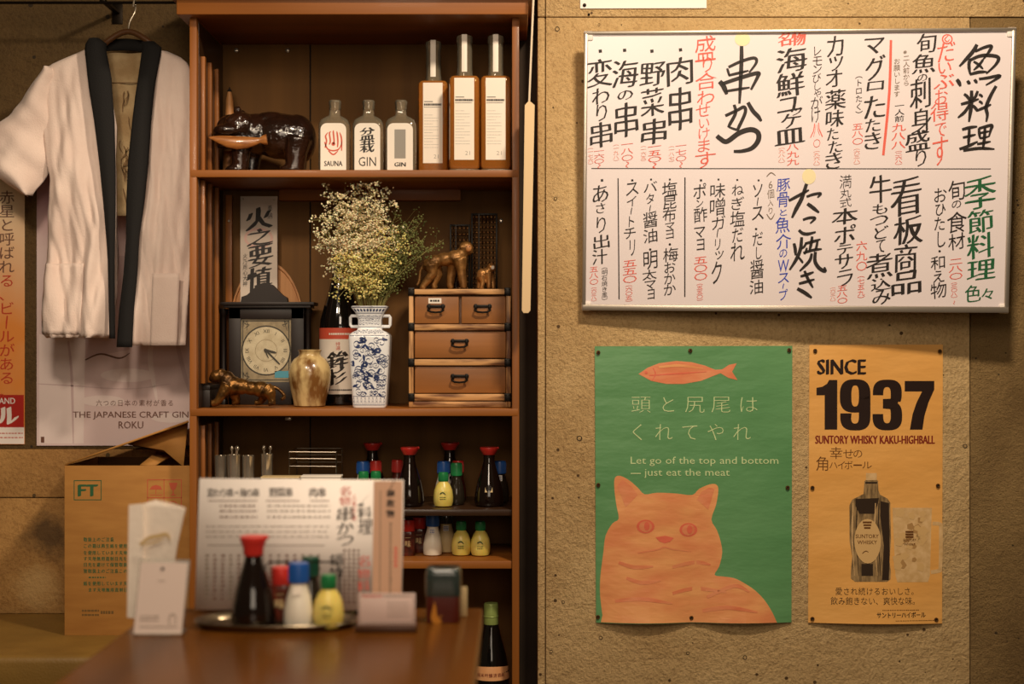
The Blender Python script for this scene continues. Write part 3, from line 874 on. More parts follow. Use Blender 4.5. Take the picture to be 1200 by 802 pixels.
# ------------------------------------------------------------------ bookcase
mat('steel', (222, 208, 186), .2, metal=.78)
mat('chrome_wire', (170, 160, 146), .25, metal=1)
mat('screw', (206, 196, 180), .3, metal=.8)
YF, YK = 2.90, 3.165            # front and back of the bookcase
X0, X1 = P(222, 0, YF).x, P(608.5, 0, YF).x
def zf(py, Y=YF): return H - (py - 401) / F * Y
def shelf_x(px, Y): return (px - 600) / F * Y
Z1, Z2, Z3, Z4, Z5 = zf(199), zf(479), zf(598), zf(658), .262
bk = thing('bookcase', 'tall brown wooden bookcase with open shelves against the wall', 'bookcase', ((X0 + X1) / 2, (YF + YK) / 2, 0))
TW = .0148
for xa in (X0, X1 - TW):
    bm = B(); box(bm, (xa, YF, 0), (xa + TW, YK, zf(14)), .0015); obj('side_panel', bm, MATS['shelf_wood_upright'], bk)
bm = B(); box(bm, (X0 - .02, YF - .03, zf(21)), (X1 + .018, YK, zf(-22)), .003)
box(bm, (X0 - .032, YF - .045, zf(3)), (X1 + .03, YK, zf(-40)), .004); obj('cornice', bm, MATS['shelf_wood'], bk)
xi0, xi1 = X0 + TW, X1 - TW
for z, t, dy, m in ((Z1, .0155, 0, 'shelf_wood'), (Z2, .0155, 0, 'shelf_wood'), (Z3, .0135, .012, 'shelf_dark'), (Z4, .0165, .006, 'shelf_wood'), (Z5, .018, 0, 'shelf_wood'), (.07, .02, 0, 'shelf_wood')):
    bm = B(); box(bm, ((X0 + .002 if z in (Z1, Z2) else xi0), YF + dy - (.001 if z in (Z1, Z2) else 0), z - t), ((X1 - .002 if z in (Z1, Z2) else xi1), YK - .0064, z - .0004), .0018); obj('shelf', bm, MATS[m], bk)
bm = B(); box(bm, (xi0, YF + .02, .0), (xi1, YF + .035, .05), .001); obj('plinth', bm, MATS['shelf_wood'], bk)
xm = shelf_x(364, YK)
for xa, xb in ((xi0, xm - .0015), (xm + .0015, xi1)):
    bm = B(); box(bm, (xa, YK - .006, .0), (xb, YK, zf(14)), .001); obj('back_panel', bm, MATS['shelf_back'], bk)
bm = B(); box(bm, (xm - .004, YK - .003, .0), (xm + .004, YK + .002, zf(14))); obj('back_groove', bm, MATS['hole_dark'], bk)
bm = B(); pbox(bm, 327, 206, 540, 235, YK - .03, YK - .006, .0015); obj('batten', bm, MATS['shelf_wood'], bk)
for k, yy in enumerate((2.935, 3.0, 3.07)):
    for za, zb in ((Z2 + .05, Z1 - .017), (Z1 + .001, zf(62)), (Z3 + .002, zf(500))):
        bm = B(); box(bm, (xi0, yy, za), (xi0 + .009, yy + .013, zb), .001); obj('shelf_rail', bm, MATS['shelf_wood_upright'], bk)
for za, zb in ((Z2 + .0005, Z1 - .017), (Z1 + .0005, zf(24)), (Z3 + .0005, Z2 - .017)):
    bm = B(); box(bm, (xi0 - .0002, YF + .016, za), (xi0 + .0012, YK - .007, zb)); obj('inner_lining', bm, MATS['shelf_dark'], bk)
def screw(px, py, Y, r=.005):
    c = P(px, py, Y); bm = B(); lathe(bm, [(r, 0), (r, .0015), (r * .6, .003), (r * .25, .003), (r * .2, .0015)], seg=14)
    for v in bm.verts: v.co = Vector((c.x + v.co.x, c.y - v.co.z, c.z + v.co.y))
    obj('screw', bm, MATS['screw'], bk)
for q in ((277, 59), (337, 59), (587, 259)): screw(*q, YK - .006)
bm = B(); pbox(bm, 334, 489, 341, 493, 3.0, 3.012, .001); obj('shelf_peg', bm, MATS['screw'], bk)

# light-pull hanging in the gap beside the bookcase
mat('pull_cream', (220, 190, 144), .45)
mat('cord_white', (224, 206, 180), .6)
lp = thing('light_pull_cord', 'thin white pull cord with a long cream handle in the gap beside the bookcase', 'pull cord', tuple(P(615, 366, 2.84)))
bm = B(); tube(bm, [P(626, -260, 2.84), P(625, 0, 2.84), P(622.5, 60, 2.84), P(620, 122, 2.84)], .0022, 6); obj('cord', bm, MATS['cord_white'], lp)
bm = B(); prism(bm, [(615, 124), (618.5, 120), (622, 120), (626.5, 124), (621.5, 364), (619, 367), (613.5, 367), (611.5, 364)], 2.833, 2.848, 2.84); obj('handle', bm, MATS['pull_cream'], lp)

# ------------------------------------------------------------------ top shelf
mat('lacquer', (26, 17, 13), .14, c2=(46, 25, 15), scale=16, bump=.006, bscale=55, coat=.7)
mat('salmon_wood', (176, 116, 60), .3, c2=(122, 72, 34), scale=40, stretch=(.6, 1, 3), coat=.4)
mat('pale_wood', (196, 140, 86), .5, c2=(170, 112, 62), scale=10, stretch=(6, 6, .6))
mat('tooth_ivory', (224, 206, 170), .4)
Yc = 3.03
bear = thing('carved_bear', 'glossy dark carved wooden bear holding a fish in its mouth on the top shelf', 'carving', (P(310, 0, Yc).x, Yc, Z1))
k_ = Yc / F
def q(px, py, dy=0): return P(px, py, Yc) + Vector((0, dy, 0))
bm = B()
zb = Z1
dz = zb - P(0, 199.5, Yc).z   # keep the paws on the shelf plane
def qb(px, py, dy=0): return q(px, py, dy)
for px, py, rx, ry, rz in ((330, 160, 36, 30, 27), (348, 164, 23, 26, 30), (300, 158, 26, 28, 25), (283, 152, 21, 24, 21), (272, 150, 18, 20, 16), (262, 156, 11, 14, 9), (258, 160, 7, 10, 6.5), (318, 142, 22, 20, 11)):
    ball(bm, qb(px, py), (rx * k_, ry * k_, rz * k_), 3)
ball(bm, qb(272, 157, -.046), (17 * k_, 14 * k_, 8.5 * k_), 3); ball(bm, qb(284, 150, -.036), (18 * k_, 13 * k_, 15 * k_), 3)
for px, dy, w in ((285, -.035, 11), (291, .035, 11), (349, -.036, 13), (345, .036, 12)):
    tube(bm, [qb(px + 4, 165, dy), qb(px + 1, 182, dy), Vector((qb(px, 0).x, Yc + dy, zb + .011))], [w * 1.2 * k_, w * k_, w * .85 * k_], 10)
    ball(bm, Vector((qb(px - 4, 0).x, Yc + dy, zb + .0115)), (w * 1.25 * k_, w * k_, .0115), 2)
for dy in (-.026, .026): ball(bm, qb(281, 132, dy), (5 * k_, 3.5 * k_, 6 * k_), 2)
ball(bm, qb(268, 172, 0), (14 * k_, 10 * k_, 5 * k_), 2)
o = obj('body', bm, MATS['lacquer'], bear); remesh(o, .0028, 4)
bm = B()
sp = [(252, 166.5), (262, 166), (275, 165), (295, 166), (308, 167), (316, 164), (320, 168), (317, 174), (310, 174), (298, 179), (284, 180), (270, 176), (259, 170)]
n = 10; cxs = [252 + i * 6.2 for i in range(11)]
prof = [(252, 166, .5), (257, 167, 2.4), (264, 168.5, 4.6), (274, 171, 6.8), (285, 172.5, 7.6), (296, 172, 6.6), (306, 170.5, 4.4), (311, 169.5, 3.2), (315, 169, 5.4), (319, 168.5, 6.2)]
tube(bm, [qb(x, y, -.064) for x, y, r in prof], [r * k_ for x, y, r in prof], 14)
for v in bm.verts: v.co.y = Yc - .064 + (v.co.y - Yc + .064) * .5
obj('salmon', bm, MATS['salmon_wood'], bear, label='light brown carved fish in the mouth')
bm = B(); ball(bm, qb(260, 152, -.021), (.003, .002, .003), 2); obj('eye', bm, MATS['tooth_ivory'], bear)
bm = B(); ball(bm, qb(255, 158, -.005), (.004, .006, .004), 2); obj('nose', bm, MATS['hole_dark'], bear)

Ys = 3.12
spk = thing('wooden_spire', 'small pointed pale wooden ornament standing behind the carved bear', 'ornament', (P(269, 0, Ys).x, Ys, Z1))
bm = B(); zt = P(0, 102, Ys).z; h_ = zt - Z1
lathe(bm, [(.017, 0), (.018, .004), (.015, .02), (.0125, .08), (.0085, h_ - .03), (.0045, h_ - .012), (.0045, h_ - .010)], (P(269, 0, Ys).x, Ys, Z1), 20); obj('body', bm, MATS['pale_wood'], spk)
bm = B(); lathe(bm, [(.0046, h_ - .011), (.005, h_ - .008), (.002, h_ - .004), (.0006, h_)], (P(269, 0, Ys).x, Ys, Z1), 14); obj('tip', bm, MATS['hole_dark'], spk)

# clear gin bottles
def thin_glass(name, tint, body, gloss=.25, haze=.14):
    m, t, b = nt(name); t.nodes.remove(b); out = t.nodes['Material Output']
    tr = N(t, 'ShaderNodeBsdfTransparent'); tr.inputs[0].default_value = (*lin(tint), 1)
    df = N(t, 'ShaderNodeBsdfDiffuse'); df.inputs[0].default_value = (*lin(body), 1)
    gl = N(t, 'ShaderNodeBsdfGlossy', Roughness=.05)
    lw = N(t, 'ShaderNodeLayerWeight', Blend=gloss); m1 = N(t, 'ShaderNodeMixShader'); m1.inputs[0].default_value = haze; m2 = N(t, 'ShaderNodeMixShader')
    t.links.new(tr.outputs[0], m1.inputs[1]); t.links.new(df.outputs[0], m1.inputs[2]); t.links.new(lw.outputs['Fresnel'], m2.inputs[0]); t.links.new(m1.outputs[0], m2.inputs[1]); t.links.new(gl.outputs[0], m2.inputs[2]); t.links.new(m2.outputs[0], out.inputs[0])
    MATS[name] = m; return m
thin_glass('glass_clear', (246, 240, 226), (232, 216, 184), .34, .15)
thin_glass('glass_pane', (250, 250, 246), (220, 216, 206), .12, .03)
mat('glass_amber', (228, 146, 62), .05, trans=.66, ior=1.40, coat=.3)
mat('label_paper', (238, 228, 214), .55)
mat('label_red', (206, 84, 60), .55)
mat('label_grey', (142, 136, 126), .4)
def localmap(hw): return lambda x, y, l: Vector((x, -hw - .0003 - l, y * -1))
def rsq(bm, prof, w, d, seg=40, mi=0, e=7, z0=0):
    """rounded-rectangle column: profile of (fraction,z), half sizes w,d"""
    rings = []
    for k, z in prof:
        ring = []
        for i in range(seg):
            a = 2 * pi * i / seg + .0001; c, s = cos(a), sin(a); m = (abs(c) ** e + abs(s) ** e) ** (-1 / e)
            if isinstance(k, tuple): ring.append(bm.verts.new((k[0] * m * c, k[1] * m * s, z + z0)))
            else: ring.append(bm.verts.new((w * k * m * c, d * k * m * s, z + z0)))
        rings.append(ring)
    for a, b in zip(rings, rings[1:]):
        for i in range(seg):
            f = bm.faces.new((a[i], a[(i + 1) % seg], b[(i + 1) % seg], b[i])); f.material_index = mi
    for r in (rings[0], rings[-1]):
        f = bm.faces.new(r); f.material_index = mi
YG = 2.965
def gin(px, label, kind):
    t = thing('gin_bottle', label, 'bottle', (P(px, 0, YG).x, YG, Z1), 'clear gin bottles on the top shelf')
    hw, hd = .0325, .026
    bm = B(); rsq(bm, [(.90, 0), (.98, .003), (1, .008), (1, .094), (.97, .102), (.86, .110), (.62, .1155), ((.0125, .0125), .119), ((.0112, .0112), .124), ((.0112, .0112), .131)], hw, hd, e=6); obj('glass_body', bm, MATS['glass_clear'], t, W=False)
    bm = B(); lathe(bm, [(.0108, .1312), (.0118, .132), (.0128, .136), (.0122, .140), (.0132, .144), (.0134, .149), (.0118, .152), (.004, .1528)], seg=12); obj('stopper', bm, MATS['glass_clear'], t, W=False)
    a = Art(); top = -.101
    pts = [(-.0265, -.004), (.0265, -.004), (.0265, top + .013)] + [(.0265 - .013 + .013 * cos(radians(x)), top + .013 - .013 * sin(radians(x))) for x in range(15, 91, 15)] + [(-.0265 + .013 - .013 * cos(radians(x)), top + .013 - .013 * sin(radians(x))) for x in range(90, 0, -15)] + [(-.0265, top + .013)]
    a.poly(pts, 0, 0)
    if kind == 0:
        for i in range(5): a.stroke([(-.017 + i * .0085, -.05 - .008 * sin(i)), (-.014 + i * .0078, -.064), (-.016 + i * .008, -.074 - .008 * sin(i * .8)), (-.011 + i * .006, -.086 + .002 * abs(i - 2))], .0032, 2, 1)
        a.stroke([(-.018, -.062), (-.012, -.048), (0, -.044), (.012, -.048), (.018, -.062)], .003, 2, 1); a.stroke([(-.01, -.044), (0, -.036), (.01, -.044)], .003, 2, 1); a.ell(0, -.058, .004, .004, 2, 1)
        a.text('SAUNA', -.019, -.023, .019, -.012, 1, 1, .03)
    elif kind == 1:
        for c, y in (('盆', -.066), ('栽', -.040)): a.char(c, 0, y - .026 + .0, y, .029, 1, 1, .03, .1, True)
        a.text('GIN', -.018, -.031, .018, -.012, 1, 1)
    else:
        a.rect(-.0115, -.088, .0115, -.028, 3, 1); a.text('GIN', -.012, -.02, .012, -.011, 1, 1, .06)
    a.build('label', lambda x, y, l: Vector((x, -hd - .0006 - l, -y)), sm('label_paper', 'ink_black', 'label_red', 'label_grey'), t, dl=.0002, W=False, smooth=False)
    return t
gin(392.5, 'clear square gin bottle with red emblem and SAUNA on its label', 0)
gin(432, 'clear square gin bottle with two large black characters on its label', 1)
gin(470, 'clear square gin bottle with a plain grey rectangle on its label', 2)

def whisky(px, Y, label):
    t = thing('whisky_bottle', label, 'bottle', (P(px, 0, Y).x, Y, Z1), 'tall amber whisky bottles on the top shelf')
    hw = .0315
    bm = B(); rsq(bm, [(.9, .006), (1, .011), (1, .186), (.97, .193), (.84, .198)], hw, hw * .8, e=8); obj('amber_body', bm, MATS['glass_amber'], t, W=False)
    bm = B(); rsq(bm, [(.97, 0), (1, .002), (1, .0052), (.9, .0055)], hw, hw * .8, e=8); obj('glass_foot', bm, MATS['glass_clear'], t, W=False)
    bm = B(); lathe(bm, [(.0175, .1985), (.0172, .205), (.0160, .215), (.0158, .267), (.0172, .270), (.0172, .281), (.016, .2835)], seg=24); obj('glass_stopper', bm, MATS['glass_clear'], t, W=False)
    a = Art(); a.rect(-.0205, -.193, .0205, -.024, 0)
    a.rect(-.018, -.154, .0, -.1525, 1, 1); dashes(a, -.0185, .0185, [-.147], .0045, 1, 1, 3, (.0025, .004), .0008)
    dashes(a, -.0185, .016, [-.1415], .0013, 1, 1, 5, (.0016, .004), .0008)
    for i in range(12): dashes(a, -.018, .012 if i % 3 else .0, [-.125 + i * .0062], .0007, 2, 1, i + 9, (.002, .005), .001)
    a.text('21', .002, -.042, .012, -.034, 2, 1, -.01)
    a.build('label', lambda x, y, l: Vector((x, -hw * .8 - .0006 - l, -y)), sm('label_paper', 'ink_black', 'label_grey'), t, dl=.0002, W=False, smooth=False)
    bm = B()
    vs = []
    for z in (.207, .2845):
        for i in range(5):
            a_ = -pi / 2 + (i - 2) * .16; vs.append(bm.verts.new((.0178 * cos(a_), .0178 * sin(a_), z)))
    for i in range(4): bm.faces.new((vs[i], vs[i + 1], vs[i + 6], vs[i + 5]))
    t2 = B(); box(t2, (-.0055, -.0178, .2838), (.0055, .006, .2845)); merge(bm, t2)
    obj('tax_strip', bm, MATS['label_paper'], t, W=False)
    return t
whisky(508, 3.01, 'tall amber whisky bottle beside the clear gin bottles, set slightly back')
whisky(544.5, 2.955, 'tall amber whisky bottle standing between two others like it')
whisky(581, 2.955, 'tall amber whisky bottle nearest the side of the bookcase')

# ------------------------------------------------------------------ middle shelf
mat('case_dark', (30, 20, 15), .5)
mat('dial_silver', (228, 214, 192), .45, metal=.1, c2=(206, 190, 166), scale=60)
mat('dial_plate', (176, 158, 132), .45, metal=.2, c2=(146, 128, 104), scale=70)
mat('sticker_blue', (66, 160, 196), .5)
mat('plaque', (214, 200, 186), .6, c2=(202, 186, 170), scale=10)
mat('seal_pink', (214, 176, 164), .6)
YPq = 3.13
def onshelf(px, Y, z): return (P(px, 0, Y).x, Y, z)
# narrow board behind
bd = thing('narrow_board', 'narrow upright strip of brown wood left of the calligraphy plaque', 'board', onshelf(268, 3.15, Z2))
bm = B(); c = P(265, 229, 3.15); d = P(272.5, 0, 3.15); box(bm, (c.x, 3.143, Z2), (d.x, 3.155, c.z), .001); obj('strip', bm, MATS['shelf_wood_upright'], bd)
bm = B(); lathe(bm, [(.003, 0), (.002, .0012)], seg=10)
c = P(268.5, 259, 3.143)
for v in bm.verts: v.co = Vector((c.x + v.co.x, c.y - v.co.z - .0002, c.z + v.co.y))
obj('nail', bm, MATS['screw'], bd)
# calligraphy plaque
pq = thing('calligraphy_plaque', 'tall white plaque with bold black brush calligraphy behind the clock', 'plaque', onshelf(303, YPq, Z2))
bm = B(); a_ = P(281.5, 230, YPq); b_ = P(325, 0, YPq); box(bm, (a_.x, YPq, Z2), (b_.x, YPq + .009, a_.z), .001); obj('board', bm, MATS['plaque'], pq)
a = Art()
qz = lambda u, v: (220 + u * .3743, 190 + v * .3741)
a.ell(*qz(222, 238), 17, 12, 1, 1); a.ell(*qz(222, 238), 14, 9, 2, 1.2)
for c, y0, y1, w, xo in (('火', 243, 269, 29, 304), ('之', 268, 287, 28, 304), ('要', 287, 313, 27, 305), ('慎', 313, 341, 27, 304)): a.char(c, xo, y0, y1, w, 0, 2, .035, .16, True)
a.col('伏見稲荷'[:0] or '奉納', 316.5, 240, 257, 6, 0, 2); a.col('火乃用心大神', 287.3, 297, 336, 5.5, 0, 2)
a.build('calligraphy', wallmap(YPq), sm('ink_black', 'seal_pink', 'plaque'), pq, smooth=False, dl=.0003)
for x in (284.5, 321.5):
    bm = B(); ball(bm, P(x, 233.5, YPq - .001), (.0025, .0018, .0025), 2); obj('pin', bm, MATS['screw'], pq)
# round tray behind the clock
tr = thing('round_wooden_tray', 'round tan wooden tray edge showing behind the dark clock', 'tray', onshelf(318, 3.152, Z2))
bm = B(); lathe(bm, [(.0, 0), (.098, 0), (.102, .002), (.104, .008), (.1, .008), (.098, .004), (0, .004)], seg=48, close=False)
for v in bm.verts: v.co = Vector((P(313, 0, 3.15).x + v.co.x * .8, 3.156 - v.co.z, Z2 + .158 + v.co.y * 1.5))
obj('disc', bm, MATS['pale_wood'], tr)
# clock
Yq = 3.075
ck = thing('mantel_clock', 'dark wooden mantel clock with square silver face and round dial', 'clock', onshelf(312, Yq, Z2))
bm = B()
def pb(x0, y0, x1, z1y, Ya, Yb, bev=.001, floor=False):
    lo = P(x0, z1y, Ya); hi = P(x1, y0, Ya); box(bm, (lo.x, Ya, Z2 if floor else lo.z), (hi.x, Yb, hi.z), bev)
pb(268, 361, 282, 476, Yq, Yq + .05, .001, True); pb(341, 361, 356, 476, Yq, Yq + .05, .001, True)
pb(268, 361, 356, 374, Yq, Yq + .05); pb(268, 448, 356, 476, Yq, Yq + .05, .001, True); pb(270, 370, 354, 470, Yq + .02, Yq + .05)
obj('case', bm, MATS['case_dark'], ck)
bm = B(); pb(258, 354, 368, 358, Yq - .012, Yq + .055, .0015); pb(262, 358, 364, 361, Yq - .008, Yq + .052, .001); obj('cornice', bm, MATS['case_dark'], ck)
bm = B(); cr = [(282, 354.2), (283, 348), (289, 346), (295, 341), (301, 334), (310, 331), (319, 334), (326, 341), (331, 346), (336, 349), (337, 354.2)]; prism(bm, cr, Yq, Yq + .02); obj('crest', bm, MATS['case_dark'], ck)
for xa in (262, 361):
    bm = B(); c = P(xa, 362, Yq + .02); hh = c.z - Z2
    lathe(bm, [(.009, 0), (.009, .01), (.006, .014), (.0065, hh * .5), (.006, hh - .014), (.009, hh - .01), (.009, hh)], (c.x, Yq + .02, Z2), 14); obj('column', bm, MATS['case_dark'], ck)
a = Art(); a.rect(281.5, 373.5, 341.5, 448.5, 0)
a.ell(312, 411, 29, 29.5, 2, 1, 40); a.ell(312, 411, 27.4, 27.8, 1, 2, 40); a.ell(312, 411, 13, 13, 0, 2.4, 30); a.ell(312, 411, 12.4, 12.4, 1, 2.8, 30)
a.frame(284, 376, 339, 446, 1.0, 2, 1)
for cx, cy in ((287, 380), (336, 380), (287, 441)):
    for k in range(3): a.stroke([(cx, cy), (cx + 5 * cos(k * 1.1 + cx), cy + 5 * sin(k * 1.1 + cx)), (cx + 2 * cos(k * 2 + cx), cy + 8 * sin(k + .4))], .9, 2, 1)
for h, s in enumerate('XII I II III IIII V VI VII VIII IX X XI'.split()):
    th = radians(30 * h); x, y = 312 + 22.5 * sin(th), 411 - 22.8 * cos(th)
    v, f_ = glyph(s); w0 = min(p[0] for p in v); w1 = max(p[0] for p in v); S = 6.2
    a.add([(x + ((p[0] - (w0 + w1) / 2) * cos(th) * S - (-(p[1] - .35)) * sin(th) * S), y + ((p[0] - (w0 + w1) / 2) * sin(th) * S + (-(p[1] - .35)) * cos(th) * S)) for p in v], f_, 2, 3)
a.rect(322, 435, 339, 443, 3, 2)
a.build('dial', wallmap(Yq + .006), sm('dial_plate', 'dial_silver', 'ink_black', 'sticker_blue'), ck, smooth=False, dl=.0003)
a = Art(); a.stroke([(310, 409), (320, 419), (328, 427)], 2.0, 0, 8, (1, .6)); a.stroke([(311, 410), (317, 412), (324, 413.5)], 2.6, 0, 9, (1, .5)); a.stroke([(311, 411), (313, 416), (315, 420)], 1.4, 0, 8); a.ell(311.5, 411, 2, 2, 0, 10)
a.build('hands', wallmap(Yq + .006), sm('ink_black'), ck, smooth=False, dl=.0003)
bm = B(); box(bm, (P(281, 0, Yq).x, Yq + .001, P(0, 448, Yq).z), (P(342, 0, Yq).x, Yq + .002, P(0, 374, Yq).z)); obj('glass_door', bm, MATS['glass_pane'], ck)
# small dark pot
pt = thing('dark_box', 'small dark brown box against the side panel beside the bronze tiger', 'box', (xi0 + .0085, 3.0, Z2))
bm = B(); box(bm, (-.0078, -.05, 0), (.0078, .05, .036), .001); obj('body', bm, MATS['case_dark'], pt, W=False)
bm = B(); box(bm, (-.0082, -.051, .0362), (.0082, .051, .046), .001); obj('lid', bm, MATS['case_dark'], pt, W=False)
# bronze tiger
mat('bronze', (140, 98, 46), .34, metal=.7, c2=(66, 44, 20), scale=45, bump=.002, bscale=110)
Yt = 2.945
kt = Yt / F
tg = thing('bronze_tiger', 'bronze figurine of a prowling tiger with its tail low', 'figurine', onshelf(288, Yt, Z2))
bm = B()
def T(px, py, dy=0): return P(px, py, Yt) + Vector((0, dy, 0))
for px, py, rx, ry, rz in ((254, 441, 7.5, 8, 6.5), (250, 444, 5, 5, 4), (259, 440, 7, 7.5, 7), (266, 446, 9, 9, 10), (273, 452, 10, 10, 10), (283, 453, 11, 9, 8.5), (295, 455, 10, 8.5, 7.5), (305, 456, 10, 10, 8.5), (312, 459, 9, 10, 8.5)):
    ball(bm, T(px, py), (rx * kt * 1.1, ry * kt * 1.1, rz * kt * 1.16), 2)
zt0 = Z2
def leg(pts, rs): tube(bm, pts, [x * 1.22 for x in rs] if isinstance(rs, list) else rs, 10)
zz = lambda px, dy, h: Vector((P(px, 0, Yt).x, Yt + dy, Z2 + .0012 + h))
leg([T(268, 452, -.012), T(262, 462, -.016), zz(256, -.017, .010), zz(250, -.017, .008)], [.012, .0085, .0065, .006])
leg([T(272, 455, .012), T(274, 466, .016), zz(276, .017, .010), zz(270, .017, .008)], [.012, .0085, .006, .0055])
leg([T(312, 457, -.012), T(319, 462, -.015), T(320, 468, -.015), zz(322, -.016, .009), zz(316, -.016, .008)], [.015, .010, .0065, .0055, .005])
leg([T(304, 458, .012), T(308, 466, .015), zz(303, .016, .009), zz(297, .016, .008)], [.014, .009, .006, .005])
tp = spline([T(318, 453), T(326, 456), T(332, 462), T(333, 466), T(329, 468.5)], 5); leg(tp, .0038)
for dy in (-.009, .009): ball(bm, T(259, 434.5, dy), (.0035, .003, .004), 1)
o = obj('body', bm, MATS['bronze'], tg); remesh(o, .0018, 3)
# glazed jar
mat('jar_glaze', (204, 178, 124), .25, c2=(116, 78, 38), scale=34, stretch=(1, 1, .45), bump=.001, bscale=50, coat=.4, lo=.42, hi=.60)
jr = thing('glazed_jar', 'round mottled cream and brown glazed jar in front of the sake bottle', 'jar', onshelf(363, 3.0, Z2))
S_ = 3.0 / F
bm = B(); lathe(bm, [(.030, 0), (.033, .002), (.0345, .012), (.0395, .032), (.0435, .055), (.0445, .072), (.041, .088), (.033, .100), (.0245, .106), (.0225, .110), (.023, .115), (.0255, .1185), (.023, .1195), (.0195, .116), (.0195, .106), (.03, .09), (.038, .06), (.026, .01)], seg=40)
for v in bm.verts:
    nn = noise.noise(v.co * 40); v.co.x *= 1 + .02 * nn; v.co.y *= 1 + .02 * nn
obj('body', bm, MATS['jar_glaze'], jr, W=False)
# sake bottle
mat('glass_black', (16, 14, 12), .06, coat=.5)
mat('cap_brown', (120, 84, 44), .4, metal=.4)
def wrap(r): return lambda x, y, l: Vector(((r + .0004 + l) * sin(x / r), -(r + .0004 + l) * cos(x / r), -y))
sk = thing('sake_bottle', 'tall black sake bottle with a white and red label behind the flower vase', 'bottle', onshelf(399, 3.085, Z2))
r0 = .045
bm = B(); lathe(bm, [(.041, 0), (.0445, .003), (.045, .008), (.045, .165), (.043, .185), (.036, .212), (.026, .245), (.0185, .275), (.0155, .30), (.0150, .335), (.0165, .337), (.0165, .343), (.0145, .345)], seg=36); obj('glass_body', bm, MATS['glass_black'], sk, W=False)
bm = B(); lathe(bm, [(.0168, .326), (.0172, .328), (.0172, .358), (.0155, .361)], seg=24); obj('cap', bm, MATS['cap_brown'], sk, W=False)
a = Art(); L0, L1 = -.166, -.024
a.rect(-.062, L0, .062, L1, 0); a.rect(-.062, L0, .062, L0 + .024, 1, 1); dashes(a, -.02, .03, [L0 + .013], .004, 0, 2, 8, (.003, .005), .001)
a.col('特選', .0, -.136, -.118, .01, 1, 2); a.char('鉾', -.002, -.116, -.078, .042, 2, 2, .045, .14, True); a.char('杉', -.003, -.08, -.044, .040, 2, 2, .045, .14, True)
dashes(a, -.03, .03, [-.033], .003, 2, 2, 3, (.002, .004), .001)
a.build('label', wrap(r0), sm('label_paper', 'label_red', 'ink_black'), sk, W=False, dl=.0002, grid=([-.06 + .006 * i for i in range(21)], []))

# square blue and white vase
mat('porcelain', (230, 232, 234), .12, coat=.5)
mat('cobalt', (48, 62, 104), .25, coat=.4)
Yv = 2.965
vs_ = thing('flower_vase', 'square blue and white porcelain vase with small loop handles', 'vase', onshelf(434, Yv, Z2))
e_ = 9
mm = .001
prof = [((.0335, .026), 0), ((.035, .027), .003), ((.0352, .027), .006), ((.0378, .029), .045), ((.0418, .032), .105), ((.0432, .033), .142), ((.0425, .0325), .150), ((.036, .028), .156), ((.0265, .022), .160), ((.0245, .02), .166), ((.0245, .02), .182), ((.029, .023), .195), ((.0375, .0285), .206), ((.0385, .029), .209), ((.036, .027), .2105), ((.027, .021), .198), ((.0225, .018), .18), ((.0225, .018), .17)]
bm = B(); rsq(bm, [(p, z) for p, z in prof], 1, 1, seg=56, e=8)
obj('body', bm, MATS['porcelain'], vs_, W=False, angle=50)
for s in (-1, 1):
    bm = B(); L_ = [(.024, .190), (.040, .190), (.0415, .187), (.0415, .171), (.040, .168), (.024, .168)]
    tube(bm, [Vector((s * x, 0, z)) for x, z in L_], .0034, 8); obj('handle', bm, MATS['porcelain'], vs_, W=False)
# painted scrollwork on the faces, following the taper
def vmap(x, y, l):
    z = -y
    for (p0, z0), (p1, z1) in zip(prof[:13], prof[1:14]):
        if z0 <= z <= z1:
            t = (z - z0) / (z1 - z0); hw = p0[0] + (p1[0] - p0[0]) * t; hd = p0[1] + (p1[1] - p0[1]) * t; break
    else: hw, hd = .035, .027
    X = x * hw
    D = hd * (max(0, 1 - abs(x) ** 8)) ** (1 / 8)
    return Vector((X, -D - .0003 - l, z))
a = Art()
def spiral(cx, cy, r, d, t0, turns=1.6):
    return [(cx + d * r * (1 - i / 14) * cos(t0 + i / 14 * turns * 2 * pi) / .04, cy + r * (1 - i / 14) * sin(t0 + i / 14 * turns * 2 * pi)) for i in range(13)]
for (cx, cy, r, d, t0) in ((-.55, -.132, .010, 1, 0), (.1, -.128, .009, -1, 1), (.6, -.134, .010, 1, 2), (-.6, -.105, .011, -1, 2), (.0, -.098, .011, 1, 4), (.62, -.104, .010, -1, .6), (-.5, -.078, .011, 1, 1.5), (.1, -.07, .010, -1, 3), (.6, -.076, .010, 1, 5), (-.6, -.05, .009, -1, .3), (.05, -.044, .010, 1, 2.2), (.58, -.05, .009, -1, 3.3), (-.35, -.029, .007, 1, 0), (.35, -.029, .007, -1, 2)):
    a.stroke(spiral(cx, cy, r, d, t0), .0021, 0, 1, (1, .7), None, 3)
for (cx, cy, r, d, t0) in ((-.3, -.118, .007, -1, 3), (.38, -.14, .007, 1, 1), (.34, -.088, .007, 1, 0), (-.3, -.062, .007, 1, 4), (.33, -.058, .006, -1, 2), (-.8, -.092, .006, 1, 1), (.85, -.09, .006, -1, 1), (-.28, -.142, .006, 1, 5), (.82, -.062, .006, 1, 3), (-.8, -.064, .005, -1, 2), (-.05, -.113, .006, 1, 2), (.3, -.107, .006, 1, 2)):
    a.stroke(spiral(cx, cy, r, d, t0), .0017, 0, 1, (1, .7), None, 3)
r = random.Random(5)
for i in range(30):
    a.stroke(spiral(r.uniform(-.85, .85), -r.uniform(.028, .145), r.uniform(.005, .0085), r.choice((-1, 1)), r.uniform(0, 6.3), 1.9), .0017, 0, 1, (1, .6), None, 3)
